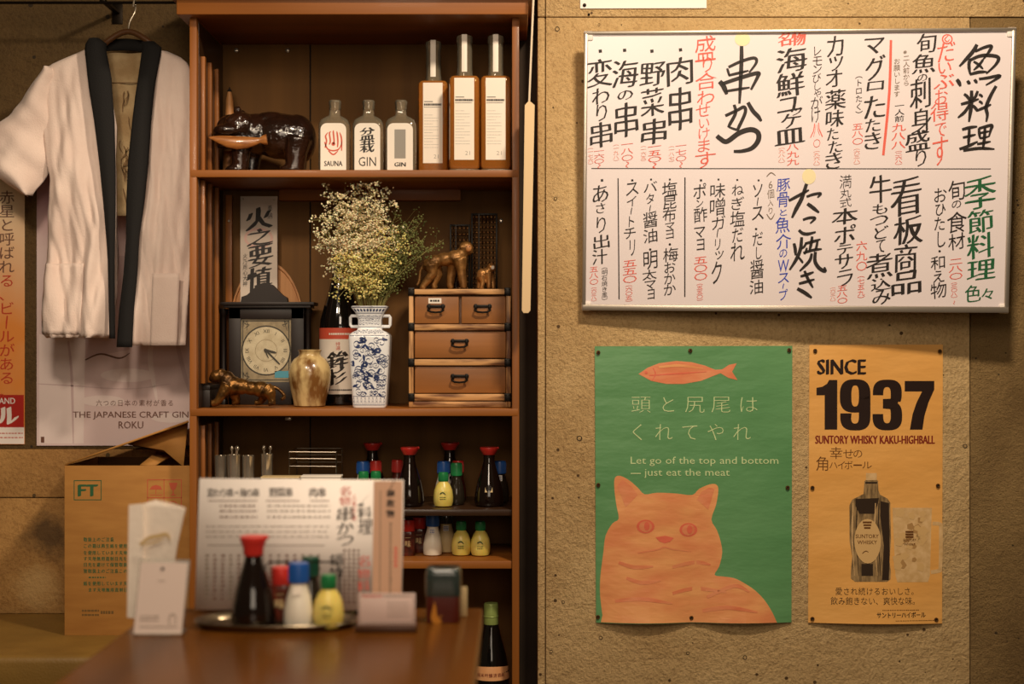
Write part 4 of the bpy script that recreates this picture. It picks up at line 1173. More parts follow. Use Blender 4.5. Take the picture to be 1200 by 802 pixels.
for i in range(11):
    a.stroke(spiral(-.8 + .16 * i, -.158 + .0015 * (i % 2), .0035, 1 if i % 2 else -1, i), .0012, 0, 1, (1, .6), None, 3); a.stroke(spiral(-.8 + .16 * i, -.187, .004, 1 if i % 2 else -1, i * 2), .0012, 0, 1, (1, .6), None, 3)
for i in range(26):
    cx, cy = r.uniform(-.8, .8), -r.uniform(.026, .146); th = r.uniform(0, 6.3); s = r.uniform(.0026, .0050)
    a.poly([(cx + (s * 1.5 * cos(t) * cos(th) - s * .6 * sin(t) * sin(th)) / .04, cy + s * 1.5 * cos(t) * sin(th) + s * .6 * sin(t) * cos(th)) for t in [k * pi / 4 for k in range(8)]], 0, 1)
for cx, cy in ((-.25, -.139), (.45, -.118), (-.2, -.089), (.4, -.062), (-.15, -.06)):
    for k in range(6):
        th = k * pi / 3; a.poly([(cx + (.0040 * cos(th) + .0028 * cos(t)) / .04, cy + .0040 * sin(th) + .0028 * sin(t)) for t in [j * pi / 3 for j in range(6)]], 0, 1)
for i in range(9):
    cx = -.88 + i * .22; w = .085
    a.stroke([(cx - w, -.0065), (cx, -.021), (cx + w, -.0065)], .0018, 0, 1, (1, 1)); a.stroke([(cx - w * .5, -.0065), (cx, -.014), (cx + w * .5, -.0065)], .0018, 0, 1, (1, 1))
for y, w in ((-.0235, .0009), (-.0055, .001), (-.149, .0009), (-.167, .0009), (-.1955, .001), (-.2078, .0016)): a.rect(-.93, y - w / 2, .93, y + w / 2, 0, 1)
for i in range(7): a.stroke(spiral(-.75 + i * .25, -.177, .006, 1 if i % 2 else -1, i), .0013, 0, 1, (1, .6), None, 3)
for i in range(10): a.poly([(-.85 + i * .19 + q_ / .04, -.2015 + w_) for q_, w_ in ((-.0028, 0), (0, -.0035), (.0028, 0), (0, .0035))], 0, 1)
a.build('painted_scrollwork', vmap, sm('cobalt'), vs_, W=False, dl=.0002, grid=([-.9 + .15 * i for i in range(13)], [-.21 + .004 * i for i in range(52)]), smooth=False)

# dried flowers
mat('stem_green', (122, 122, 62), .7, c2=(146, 132, 76), scale=30)
mat('blossom_cream', (244, 228, 190), .8, c2=(224, 204, 158), scale=30, sub=.3)
mat('blossom_yellow', (226, 210, 136), .8, c2=(198, 182, 106), scale=30, sub=.3)
mat('sprig_green', (118, 120, 66), .8, c2=(92, 98, 50), scale=30)
bq = thing('dried_flower_bouquet', 'bouquet of dried cream and green baby breath in the blue vase', 'flowers', onshelf(434, Yv, Z2 + .19))
r = random.Random(11)
st = B(); bl = [B(), B(), B()]
mouth = Vector((P(434, 0, Yv).x, Yv, Z2 + .196))
ico = bmesh.new(); bmesh.ops.create_icosphere(ico, subdivisions=1, radius=1); ico.verts.index_update()
iv = [v.co.copy() for v in ico.verts]; if_ = [[v.index for v in f.verts] for f in ico.faces]; ico.free()
def bud(b, c, s):
    m = Matrix.Rotation(r.uniform(0, 6), 3, (r.random(), r.random(), r.random() + .1))
    vv = [b.verts.new(c + (m @ Vector((v.x, v.y, v.z * r.uniform(.5, 1)))) * s) for v in iv]
    for f in if_: b.faces.new([vv[i] for i in f])
def spray(tx, ty, kind, n, sp, dy):
    tip = P(tx, ty, Yv + dy)
    base = mouth + Vector((0, r.uniform(-.009, .009), -.012))
    base.x = mouth.x + max(-.014, min(.014, (tip.x - mouth.x) * .2 + r.uniform(-.004, .004)))
    mid = base.lerp(tip, .55) + Vector((-(tip.x - base.x) * .12, 0, .012))
    pts = spline([base, mid, tip], 5)
    tube(st, pts, [.0011 - .0007 * i / (len(pts) - 1) for i in range(len(pts))], 4)
    for i in range(n):
        t = r.uniform(.5, 1.02) if kind < 2 else r.uniform(.3, 1.0)
        p = base.lerp(mid, t / .55) if t < .55 else mid.lerp(tip, (t - .55) / .45)
        s = sp * (.4 + .9 * (1 - abs(t - .85)))
        e = p + Vector((r.gauss(0, s), r.gauss(0, s), r.gauss(.003, s * .8)))
        e.z = min(e.z, Z1 - .0245); e.y = max(2.86, min(e.y, 3.10))
        if i % 2 == 0: tube(st, [p.lerp(tip, -.06), e], .0004, 3)
        if kind < 2:
            k = kind
            if k == 0 and e.z < P(0, 300, Yv).z and r.random() < .6: k = 1
            for _ in range(5): bud(bl[k], e + Vector((r.gauss(0, .0042), r.gauss(0, .0042), min(.004, r.gauss(0, .0035)))), r.uniform(.0015, .0031))
        else:
            for _ in range(4):
                e2 = e + Vector((r.gauss(0, .004), r.gauss(0, .004), r.gauss(0, .005))); bud(bl[2], e2, r.uniform(.0013, .0028))
for tx, ty in ((392, 226), (404, 219), (414, 217), (428, 220), (440, 222), (448, 228), (400, 236), (420, 234), (436, 238), (386, 250), (376, 268), (396, 258), (384, 280), (384, 304), (396, 296), (410, 252), (426, 256), (444, 248), (452, 262), (410, 276), (424, 284), (440, 276)):
    spray(tx, ty, 0, 40, .013, r.uniform(-.04, .04))
for tx, ty in ((398, 318), (412, 308), (428, 304), (444, 300), (456, 290), (420, 322), (448, 318), (404, 330), (436, 326), (466, 280)):
    spray(tx, ty, 1, 30, .012, r.uniform(-.05, .02))
for tx, ty in ((474, 262), (484, 272), (496, 256), (490, 264), (480, 286), (500, 276), (492, 296), (470, 296), (478, 308), (464, 250), (520, 281), (506, 290), (462, 310), (470, 270), (486, 254)):
    spray(tx, ty, 2, 26, .008, r.uniform(-.04, .04))
obj('stems', st, MATS['stem_green'], bq)
obj('cream_blossoms', bl[0], MATS['blossom_cream'], bq, kind='stuff'); obj('yellow_blossoms', bl[1], MATS['blossom_yellow'], bq, kind='stuff'); obj('green_sprigs', bl[2], MATS['sprig_green'], bq, kind='stuff')

# chest of small drawers
wood('chest_wood', (164, 106, 52), (124, 78, 36), 0, rough=.5, coat=.03)
mat('chest_rail', (206, 156, 100), .5, c2=(104, 62, 32), scale=3.2, stretch=(3, 14, 26), lo=.42, hi=.6)
mat('chest_post', (206, 156, 100), .5, c2=(104, 62, 32), scale=3.2, stretch=(26, 14, 3), lo=.42, hi=.6)
mat('iron_black', (26, 22, 18), .4, metal=.6)
YC = 2.955
ch = thing('drawer_chest', 'small wooden chest of four drawers with black iron handles', 'chest', onshelf(540, YC + .09, Z2))
cz = lambda u, v: (470 + u * .324, 230 + v * .324)
zc0 = Z2 - P(0, 479, YC).z + 0
def cb(bm, u0, v0, u1, v1, Ya, Yb, bev=.001):
    x0, y0 = cz(u0, v0); x1, y1 = cz(u1, v1); lo = P(x0, y1, YC); hi = P(x1, y0, YC); box(bm, (lo.x, Ya, max(lo.z, Z2)), (hi.x, Yb, hi.z), bev)
bm = B(); cb(bm, 32, 345, 396, 766, YC + .022, YC + .18); obj('carcass', bm, MATS['chest_wood'], ch)
for v0, v1 in ((336, 356), (463, 486), (590, 613), (716, 740), (743, 768)):
    bm = B(); cb(bm, 30, v0, 396, v1, YC - .002, YC + .021 if v0 > 340 else YC + .182, .002); obj('rail', bm, MATS['chest_rail'], ch)
for u0, u1 in ((28, 45), (380, 397)):
    bm = B(); cb(bm, u0, 357, u1, 772, YC - .003, YC + .02, .002); obj('post', bm, MATS['chest_post'], ch)
def drawer(u0, v0, u1, v1, hu, hv):
    bm = B(); cb(bm, u0, v0, u1, v1, YC + .004, YC + .0215, .002); d = obj('drawer', bm, MATS['chest_wood'], ch)
    bm = B(); cb(bm, hu - 33, hv - 14, hu + 33, hv - 4, YC + .0005, YC + .0045, .001); cb(bm, hu - 30, hv - 17, hu - 20, hv + 4, YC - .001, YC + .0045, .001); cb(bm, hu + 20, hv - 17, hu + 30, hv + 4, YC - .001, YC + .0045, .001)
    pts = [(hu - 25, hv - 4), (hu - 28, hv + 6), (hu - 18, hv + 12), (hu, hv + 14), (hu + 18, hv + 12), (hu + 28, hv + 6), (hu + 25, hv - 4)]
    tube(bm, [P(*cz(*p), YC) + Vector((0, -.006, 0)) for p in pts], .0022, 8); obj('handle', bm, MATS['iron_black'], d)
    return d
d0 = drawer(49, 362, 209, 461, 126, 407); drawer(218, 362, 379, 461, 295, 407); drawer(49, 489, 379, 586, 212, 533); drawer(49, 616, 379, 713, 212, 660)
a = Art(); x0, y0 = cz(99, 369); x1, y1 = cz(146, 388); a.rect(x0, y0, x1, y1, 0, 1); dashes(a, x0 + 2, x1 - 2, [(y0 + y1) / 2], 2.2, 1, 2, 2, (1.6, 2.6), .6); a.build('label_sticker', wallmap(YC + .004), sm('label_paper', 'ink_black'), d0, smooth=False)
for u in (38, 386):
    for v in (346, 473, 602, 728):
        bm = B(); cb(bm, u - 12, v - 15, u + 11, v + 15, YC - .005, YC + .002, .0012)
        for du, dv in ((-7, -8), (7, 8), (7, -8), (-7, 8)): ball(bm, P(*cz(u + du, v + dv), YC) + Vector((0, -.005, 0)), .0016, 1)
        obj('corner_fitting', bm, MATS['iron_black'], ch)
ztop = P(*cz(0, 336), YC).z
# brass animal figures on the chest
mat('brass_worn', (160, 116, 64), .42, metal=.5, c2=(104, 72, 36), scale=50, bump=.0012, bscale=160)
Yl = 3.04
def L(px, py, dy=0): return P(px, py, Yl) + Vector((0, dy, 0))
kl = Yl / F
def zl(px, dy, h): return Vector((P(px, 0, Yl).x, Yl + dy, ztop + h))
la = thing('monkey_figurine', 'larger brass figurine of a long-limbed monkey on all fours atop the chest', 'figurine', (P(525, 0, Yl).x, Yl, ztop))
bm = B()
for px, py, rx, ry, rz in ((546, 291, 9, 9, 9), (549, 294, 6, 7, 6), (541, 298, 8, 8, 8), (533, 302, 11, 10, 9), (521, 304, 11, 9, 8.5), (509, 307, 10, 9, 9), (503, 311, 8, 8, 9)): ball(bm, L(px, py), (rx * kl, ry * kl, rz * kl), 2)
for pts, rs in (([L(539, 304, -.012), L(541, 318, -.014), zl(543, -.014, .012), zl(543, -.014, .004)], [.014, .0085, .007, .006]), ([L(531, 304, .012), L(529, 318, .014), zl(527, .014, .012), zl(529, .014, .004)], [.014, .009, .007, .006]),
                ([L(505, 311, -.011), L(507, 322, -.013), zl(499, -.013, .016), zl(495, -.013, .005), zl(499, -.013, .004)], [.014, .009, .007, .006, .006]), ([L(509, 311, .011), L(513, 322, .013), zl(507, .013, .012), zl(510, .013, .004)], [.013, .009, .007, .006])):
    tube(bm, pts, [x * 1.18 for x in rs], 10)
for dy in (-.015, .015): ball(bm, L(541, 290, dy), (.004, .003, .0045), 1)
tube(bm, spline([L(500, 309), L(493, 316), L(491, 330), L(488, 335)], 4), .0035, 8)
o = obj('body', bm, MATS['brass_worn'], la); remesh(o, .002, 3)
bm = B(); ball(bm, L(549, 291.5, -.0125), (.0075, .004, .0085), 2); obj('face', bm, MATS['pale_wood'], la, label='lighter face')
for x in (546.5, 551):
    bm = B(); ball(bm, L(x, 289.5, -.0165), .0012, 1); obj('eye', bm, MATS['hole_dark'], la)
sa = thing('small_monkey_figurine', 'smaller pale brass monkey figurine beside the larger one atop the chest', 'figurine', (P(570, 0, Yl).x, Yl, ztop))
bm = B()
for px, py, rx, ry, rz in ((575.5, 313.5, 5.5, 5.5, 5.5), (577.5, 315, 3.5, 4, 3.5), (571, 319, 6, 6, 5.5), (565, 321, 6.5, 6, 6.5), (563, 325, 5, 6, 6)): ball(bm, L(px, py), (rx * kl, ry * kl, rz * kl), 2)
for pts, rs in (([L(572, 321, -.007), L(573, 328, -.008), zl(573, -.008, .004)], [.009, .006, .005]), ([L(574, 321, .007), L(577, 328, .008), zl(578, .008, .004)], [.008, .0055, .0045]), ([L(564, 324, -.007), L(566, 331, -.008), zl(564, -.008, .004), zl(567, -.008, .0035)], [.009, .006, .005, .004]), ([L(563, 324, .007), zl(561, .008, .004)], [.008, .005])):
    tube(bm, pts, rs, 8)
for dy in (-.009, .009): ball(bm, L(573.5, 310.5, dy), (.0025, .002, .003), 1)
mat('brass_pale', (204, 152, 92), .35, metal=.6, c2=(160, 108, 58), scale=60)
o = obj('body', bm, MATS['brass_pale'], sa); remesh(o, .0014, 2)
bm = B(); ball(bm, L(577.5, 314, -.009), (.004, .0022, .0045), 2); obj('face', bm, MATS['label_paper'], sa, label='pale face')
# abacuses standing behind
mat('bead_dark', (64, 40, 24), .3, coat=.3)
def abacus(x0, y0, x1, cols, rows, label, Y):
    t = thing('abacus', label, 'abacus', (P((x0 + x1) / 2, 0, Y).x, Y, ztop))
    a_ = P(x0, y0, Y); b_ = P(x1, 0, Y); w = .004
    bm = B(); box(bm, (a_.x, Y, ztop), (a_.x + w, Y + .012, a_.z), .0008); box(bm, (b_.x - w, Y, ztop), (b_.x, Y + .012, a_.z), .0008)
    box(bm, (a_.x, Y + .0003, a_.z - w), (b_.x, Y + .0117, a_.z), .0008); box(bm, (a_.x, Y + .0003, ztop), (b_.x, Y + .0117, ztop + w), .0008); xd = a_.x + (b_.x - a_.x) * .3
    if cols > 3: box(bm, (xd - .0012, Y, ztop + .001), (xd + .0012, Y + .012, a_.z - .001))
    obj('frame', bm, MATS['iron_black'], t)
    bm = B(); bd_ = B()
    for j in range(rows):
        z = ztop + .008 + (a_.z - ztop - .016) * j / (rows - 1)
        tube(bm, [(a_.x + .002, Y + .006, z), (b_.x - .002, Y + .006, z)], .0008, 5)
        for i in range(cols):
            x = a_.x + .008 + (b_.x - a_.x - .016) * (i + (.0 if i < 1 else .12)) / (cols - .7)
            lathe(bd_, [(.001, -.0022), (.0045, 0), (.001, .0022)], seg=8)
            bd_.verts.ensure_lookup_table()
            for v in bd_.verts[-24:]: v.co = Vector((x + v.co.z, Y + .006 + v.co.x, z + v.co.y))
    obj('rods', bm, MATS['pale_wood'], t); obj('beads', bd_, MATS['bead_dark'], t, kind='stuff')
abacus(527, 263, 551, 4, 11, 'short abacus with light rods standing behind the larger brass figurine', 3.10)
abacus(552, 250, 583, 6, 15, 'taller black abacus standing on end behind the smaller brass figurine', 3.115)
# ------------------------------------------------------------------ condiment bottles (lower shelves and tray)
mat('soy_glass', (20, 11, 8), .07, coat=.6)
mat('cap_red', (206, 52, 44), .35)
mat('cap_blue', (30, 84, 160), .35)
mat('cap_green', (28, 122, 66), .35)
mat('cap_green_dark', (18, 70, 50), .35)
mat('lemon_plastic', (232, 212, 118), .3, c2=(220, 198, 92), scale=40, sub=.2)
mat('white_glass', (232, 224, 206), .3)
mat('pepper_red', (112, 44, 28), .3, c2=(64, 26, 18), scale=90, coat=.6)
mat('dark_glass', (40, 34, 26), .1, coat=.5)
mat('label_tan', (206, 180, 130), .5)
PROTO = {}
def soy_parts(t, tag=False, low=True):
    bm = B(); lathe(bm, [(.026, 0), (.0295, .003), (.0305, .012), (.029, .028), (.0245, .05), (.0185, .07), (.0135, .086), (.0118, .094), (.0116, .108 if low else .102)], seg=28); obj('body', bm, MATS['soy_glass'], t, W=False)
    bm = B(); lathe(bm, ([(.0122, .107), (.0132, .108), (.0152, .112), (.0182, .117), (.0190, .120), (.0184, .1225), (.010, .1232)] if low else [(.0128, .0965), (.0136, .098), (.0140, .106), (.0172, .115), (.0184, .119), (.0180, .1225), (.010, .1232)]), seg=28)
    tube(bm, [(.010, 0, .119), (.0175, 0, .1205), (.0205, 0, .122)], [.004, .0032, .002], 8); obj('cap', bm, MATS['cap_red'], t, W=False)
    if tag:
        a = Art(); a.rect(-.0075, -.062, .0075, -.031, 0); a.char('醤', 0, -.06, -.047, .011, 1, 1); a.char('油', 0, -.047, -.034, .011, 1, 1)
        a.build('label', lambda x, y, l: Vector(((.0285 - (-y - .031) * .3) * sin(x / .026), -(.0287 - (-y - .031) * .30) * cos(x / .026) - .0006 - l, -y)), sm('label_tan', 'ink_black'), t, W=False, dl=.0002, smooth=False, label='tan paper label')
def lemon_parts(t):
    bm = B(); lathe(bm, [(.015, 0), (.0185, .002), (.0205, .010), (.0208, .020), (.019, .034), (.0145, .045), (.0098, .051), (.0088, .054)], seg=28); obj('body', bm, MATS['lemon_plastic'], t, W=False)
    bm = B(); lathe(bm, [(.0098, .0525), (.0106, .0535), (.0104, .068), (.0096, .071), (.004, .0715)], seg=24)
    for i in range(24):
        a = 2 * pi * i / 24; box(bm, (.0103 * cos(a) - .0004, .0103 * sin(a) - .0004, .055), (.0103 * cos(a) + .0004, .0103 * sin(a) + .0004, .067))
    obj('cap', bm, MATS['cap_green'], t, W=False)
    a = Art(); a.rect(-.009, -.033, .009, -.012, 0); a.stroke([(-.006, -.028), (0, -.031), (.006, -.026)], .002, 1, 1); dashes(a, -.006, .006, [-.021, -.017], .0014, 1, 1, 3, (.002, .003), .001)
    a.build('label', wrap(.0208), sm('lemon_plastic', 'cap_green_dark'), t, W=False, dl=.0002, smooth=False)
def shaker_parts(t, cap, body, stripe=None, slim=False):
    k = .86 if slim else 1
    bm = B(); lathe(bm, [(.0165 * k, 0), (.019 * k, .002), (.0202 * k, .010), (.0196 * k, .024), (.0165 * k, .040), (.0128 * k, .052), (.0118 * k, .058), (.0118 * k, .064)], seg=28); obj('body', bm, MATS[body], t, W=False)
    bm = B(); lathe(bm, [(.0128 * k, .0605), (.0138 * k, .0615), (.0138 * k, .085), (.0128 * k, .0875), (.004, .088)], seg=24)
    for i in range(28):
        a = 2 * pi * i / 28; box(bm, (.0137 * k * cos(a) - .0004, .0137 * k * sin(a) - .0004, .063), (.0137 * k * cos(a) + .0004, .0137 * k * sin(a) + .0004, .084))
    obj('cap', bm, MATS[cap], t, W=False)
    if stripe:
        a = Art(); a.rect(-.006, -.058, .006, -.046, 0); dashes(a, -.005, .005, [-.055, -.052, -.049], .0012, 1, 1, 4, (.002, .003), .0008)
        a.build('label', lambda x, y, l: Vector((.0128 * k * sin(x / (.0128 * k)), -(.0135 + (-.046 - y) * -.08 + .0006) * k * cos(x / (.0128 * k)) - l - .0004 * 1 - max(0, (.058 + y)) * .25, -y)), sm('label_paper', stripe), t, W=False, dl=.0002, smooth=False)
def jar_parts(t):
    bm = B(); rsq(bm, [(.92, 0), (1, .003), (1, .046), (.94, .050)], .0145, .0145, e=4, seg=32); obj('body', bm, MATS['pepper_red'], t, W=False)
    bm = B(); lathe(bm, [(.0135, .0502), (.0142, .0515), (.0142, .072), (.0135, .074), (.004, .0745)], seg=24); obj('cap', bm, MATS['cap_red'], t, W=False)
    a = Art(); a.rect(-.010, -.044, .010, -.008, 0); a.char('一', 0, -.042, -.034, .012, 1, 1, .03); a.char('味', 0, -.033, -.018, .013, 1, 1, .03)
    a.build('label', lambda x, y, l: Vector((x, -.0146 - .0003 - l, -y)), sm('pepper_red', 'label_tan'), t, W=False, dl=.0002, smooth=False)
def cond(kind, px, Y, z, label, group, **k):
    t = thing({'soy': 'soy_sauce_bottle', 'lemon': 'lemon_juice_bottle', 'salt': 'salt_shaker', 'pepper': 'pepper_shaker', 'chili': 'chili_jar'}[kind], label, 'bottle' if kind in ('soy', 'lemon') else ('jar' if kind == 'chili' else 'shaker'), (P(px, 0, Y).x, Y, z), group)
    {'soy': lambda: soy_parts(t, **k), 'lemon': lambda: lemon_parts(t), 'salt': lambda: shaker_parts(t, k.get('cap', 'cap_blue'), k.get('body', 'white_glass'), k.get('stripe', 'cap_blue')), 'pepper': lambda: shaker_parts(t, k.get('cap', 'cap_red'), k.get('body', 'pepper_red'), None, True), 'chili': lambda: jar_parts(t)}[kind]()
    return t
G3 = 'condiment bottles on the third shelf'; G4 = 'condiment bottles on the lower shelf'
cond('soy', 436.5, 3.10, Z3, 'soy sauce bottle at the back whose red cap shows above the standing menu', G3)
cond('salt', 425.5, 3.04, Z3, 'blue capped salt shaker behind a green cap, above the edge of the standing menu', G3)
cond('lemon', 426, 2.985, Z3, 'lemon bottle with green cap in front of the blue capped shaker, mostly behind the menu', G3)
cond('pepper', 440.5, 3.055, Z3, 'red capped pepper shaker in front of the farthest back soy bottle, beside the blue cap', G3)
cond('lemon', 440.5, 2.995, Z3, 'lemon bottle with green cap in front of the red capped shaker, mostly behind the menu', G3)
cond('pepper', 465.5, 3.08, Z3, 'dim red capped pepper shaker between the menu edge and the first tall soy bottle', G3)
cond('soy', 480, 2.975, Z3, 'tall soy sauce bottle with wide red cap just past the menu edge', G3)
cond('salt', 520, 3.045, Z3, 'blue capped salt shaker directly behind the yellow lemon bottle on the third shelf', G3)
cond('soy', 527, 3.11, Z3, 'soy sauce bottle with red cap at the back behind the yellow lemon bottle', G3)
cond('lemon', 519.5, 2.965, Z3, 'whole yellow lemon bottle with green cap alone in front on the third shelf', G3)
cond('pepper', 537, 3.06, Z3, 'red capped pepper shaker behind the dark green capped shaker', G3)
cond('pepper', 535, 3.0, Z3, 'green capped dark shaker beside the yellow lemon bottle on the third shelf', G3, cap='cap_green', body='dark_glass')
cond('soy', 573, 2.975, Z3, 'soy sauce bottle with tan paper label near the right side of the bookcase', G3, tag=True)
cond('salt', 585.5, 3.05, Z3, 'blue capped dim shaker behind the tan labelled soy sauce bottle', G3, body='dark_glass')
cond('chili', 478.5, 2.985, Z4, 'red capped chili jar on the lower shelf touching the menu edge', G4)
cond('chili', 491.5, 3.03, Z4, 'red capped chili jar on the lower shelf beside the blue capped salt shaker', G4)
cond('salt', 507, 2.985, Z4, 'white salt shaker with blue cap on the lower shelf', G4)
cond('salt', 523, 3.03, Z4, 'dark capped clear shaker between the salt shaker and the yellow bottles', G4, cap='dark_glass', body='label_tan')
cond('lemon', 540.5, 2.985, Z4, 'yellow lemon bottle on the lower shelf beside the dark capped shaker', G4)
cond('lemon', 563, 2.98, Z4, 'yellow lemon bottle at the end of the row on the lower shelf', G4)

# steel tumblers with spoon handles, wire rack, card boxes on the third shelf
GT = 'steel tumblers on the third shelf'
def tumbler(px, Y, ytop, r, label, spoons=0):
    t = thing('steel_tumbler', label, 'tumbler', (P(px, 0, Y).x, Y, Z3), GT); h = P(0, ytop, Y).z - Z3
    bm = B(); lathe(bm, [(r * .86, 0), (r * .9, .002), (r, h - .002), (r * 1.05, h), (r * .95, h), (r * .93, h - .003), (r * .8, .004)], seg=28); obj('cup', bm, MATS['steel'], t, W=False)
    rr = random.Random(px)
    for i in range(spoons):
        s = thing('steel_spoon', 'steel spoon standing in the tumbler ' + ('nearest the side of the bookcase' if px < 300 else 'beside the wire rack'), 'spoon', (P(px, 0, Y).x, Y, Z3 + .0065), 'spoons in the steel tumblers')
        a = rr.uniform(0, 6.3); e = r * .6
        bm = B(); tube(bm, [(-e * .3 * cos(a), -e * .3 * sin(a), .0015), (e * cos(a) * .9, e * sin(a) * .9, h + .002)], .0018, 6); ball(bm, (e * cos(a) * .93, e * sin(a) * .93, h + .006), (.004, .0025, .006), 2); obj('handle', bm, MATS['steel'], s, W=False)
tumbler(259, 3.0, 534, .0135, 'steel tumbler nearest the left side panel of the third shelf')
tumbler(274, 2.985, 533, .0135, 'steel tumbler second from the left side panel of the third shelf', 3)
tumbler(291, 3.0, 534, .0135, 'steel tumbler third from the left side panel of the third shelf')
tumbler(313, 3.0, 532, .0130, 'steel tumbler standing apart beside the wire rack', 3)
wr = thing('wire_rack', 'thin chrome wire rack on the third shelf above the menu edge', 'rack', (P(366, 0, 3.02).x, 3.02, Z3))
bm = B(); Ya, Yb_ = 2.985, 3.09
def WR(px, py, Y): return P(px, py, Y)
zc = P(0, 530, Ya).z; xl, xr = P(339, 0, Ya).x, P(394, 0, Ya).x
for x in (xl, xr):
    for y in (Ya, Yb_): tube(bm, [(x, y, Z3 + .0011), (x, y, zc)], .0011, 6)
obj('uprights', bm, MATS['chrome_wire'], wr)
for h in (0, -.014, -.03, -.07):
    bm = B(); z = zc + h; tube(bm, [(xl, Ya, z), (xr, Ya, z), (xr, Yb_, z), (xl, Yb_, z)], .0011, 6, 0, True); obj('hoop', bm, MATS['chrome_wire'], wr)
for x0, x1, yt, lb in ((306, 350, 559, 'cream card box behind the standing menu beside the steel tumblers'), (353, 399, 558, 'pale card box behind the standing menu in front of the wire rack')):
    t = thing('card_box', lb, 'box', (P((x0 + x1) / 2, 0, 2.94).x, 2.94, Z3), 'card boxes behind the menu'); a_ = P(x0, yt, 2.93); b_ = P(x1, 0, 2.93)
    bm = B(); box(bm, (a_.x, 2.93, Z3), (b_.x, 2.965, a_.z - .004), .001); obj('tray', bm, MATS['label_paper'], t)
    bm = B(); box(bm, (a_.x - .0012, 2.9288, a_.z - .0038), (b_.x + .0012, 2.9662, a_.z), .0008); obj('lid', bm, MATS['label_tan'] if x0 < 350 else MATS['label_paper'], t)

# bottle standing at the bottom of the bookcase
mat('foil_green', (150, 168, 92), .4, metal=.2)
mat('label_orange', (240, 182, 128), .5, c2=(226, 158, 104), scale=20)
wbt = thing('wine_bottle', 'dark bottle with pale green cap and orange shoulder label on the bottom shelf', 'bottle', (P(575.5, 0, 2.98).x, 2.98, Z5))
zt = P(0, 707, 2.98).z - Z5
bm = B(); lathe(bm, [(.034, 0), (.0375, .003), (.038, .01), (.038, zt - .165), (.0372, zt - .14), (.031, zt - .105), (.0225, zt - .075), (.0165, zt - .05), (.0145, zt - .035), (.0138, zt - .004)], seg=36); obj('glass_body', bm, MATS['glass_black'], wbt, W=False)
bm = B(); lathe(bm, [(.0150, zt - .051), (.0158, zt - .049), (.0152, zt - .027), (.0150, zt - .003), (.014, zt), (.003, zt + .0005)], seg=28); tube(bm, [(.0156 * cos(k * pi / 12), .0156 * sin(k * pi / 12), zt - .027) for k in range(24)], .0008, 6, 0, True); obj('cap', bm, MATS['foil_green'], wbt, W=False)
def shoulder(z):
    pr = [(.038, zt - .165), (.0372, zt - .14), (.031, zt - .105), (.0225, zt - .075)]
    for (ra, za), (rb, zb_) in zip(pr, pr[1:]):
        if za <= z <= zb_: return ra + (rb - ra) * (z - za) / (zb_ - za)
    return .038
a = Art(); a.poly([(-.05, zt - .155), (.05, zt - .155), (.05, zt - .13)] + [(.05 - i * .01, zt - .13 + .004 * sin(i * pi / 10)) for i in range(1, 10)] + [(-.05, zt - .13)], 0)
for i in range(7): a.char('純米吟醸清酒'[i % 6], -.024 + i * .008, 0, .009, .0075, 1, 1, .01)
vv = []
for x, y, l in a.v: vv.append((x, y, l))
a.v = [(x, (y if l == 0 else zt - .139 - y), l) for x, y, l in vv]
a.build('label', lambda x, y, l: Vector(((shoulder(y) + .0007 + l) * sin(x / .034), -(shoulder(y) + .0007 + l) * cos(x / .034), y)), sm('label_orange', 'print_maroon'), wbt, W=False, dl=.0003, grid=([-.045 + .005 * i for i in range(19)], []))

# ------------------------------------------------------------------ left: posters, coat, box, bench
def mixmat(name, c1, c2, axis, lo, hi, rough=.4):
    """printed two-colour blend along one axis of the sheet (object coordinates)"""
    m, t, b = nt(name); tc = t.nodes.new('ShaderNodeTexCoord'); sx = t.nodes.new('ShaderNodeSeparateXYZ'); mr = N(t, 'ShaderNodeMapRange', From__Min=lo, From__Max=hi)
    t.links.new(tc.outputs['Object'], sx.inputs[0]); t.links.new(sx.outputs[axis], mr.inputs[0])
    nz = N(t, 'ShaderNodeTexNoise', Scale=6.0, Detail=3); t.links.new(tc.outputs['Object'], nz.inputs['Vector'])
    ad = N(t, 'ShaderNodeMath', _operation='MULTIPLY_ADD'); ad.inputs[1].default_value = .8; ad.inputs[2].default_value = -.4; t.links.new(nz.outputs['Fac'], ad.inputs[0])
    a2 = N(t, 'ShaderNodeMath', _operation='ADD', _use_clamp=True); t.links.new(ad.outputs[0], a2.inputs[0]); t.links.new(mr.outputs[0], a2.inputs[1])
    r = t.nodes.new('ShaderNodeValToRGB'); r.color_ramp.elements[0].color = (*lin(c1), 1); r.color_ramp.elements[1].color = (*lin(c2), 1)
    t.links.new(a2.outputs[0], r.inputs[0]); t.links.new(r.outputs[0], b.inputs['Base Color']); b.inputs['Roughness'].default_value = rough; MATS[name] = m; return m
YP2 = YB - .004
mixmat('print_sunset', (232, 146, 66), (240, 214, 176), 2, .25, .55)
mixmat('print_mauve', (222, 200, 198), (150, 92, 104), 2, .42, .62)
mat('print_red_band', (178, 42, 34), .4); mat('print_text_red', (196, 62, 40), .4); mat('print_text_brown', (112, 76, 62), .4); mat('print_lilac_dark', (204, 180, 180), .4); mat('print_lilac_light', (232, 216, 212), .4)
bp_ = thing('beer_poster', 'orange beer poster with vertical red lettering cut by the picture edge', 'poster', tuple(P(-20, 521, YP2)))
a = Art(); a.rect(-150, 205, 29, 521, 0); a.build('paper', wallmap(YP2), sm('print_sunset'), bp_)
a = Art(); a.rect(-150, 463, 28, 501, 0, 1); a.build('red_band', wallmap(YP2), sm('print_red_band'), bp_, smooth=False, dl=.0004, label='red band along the foot')
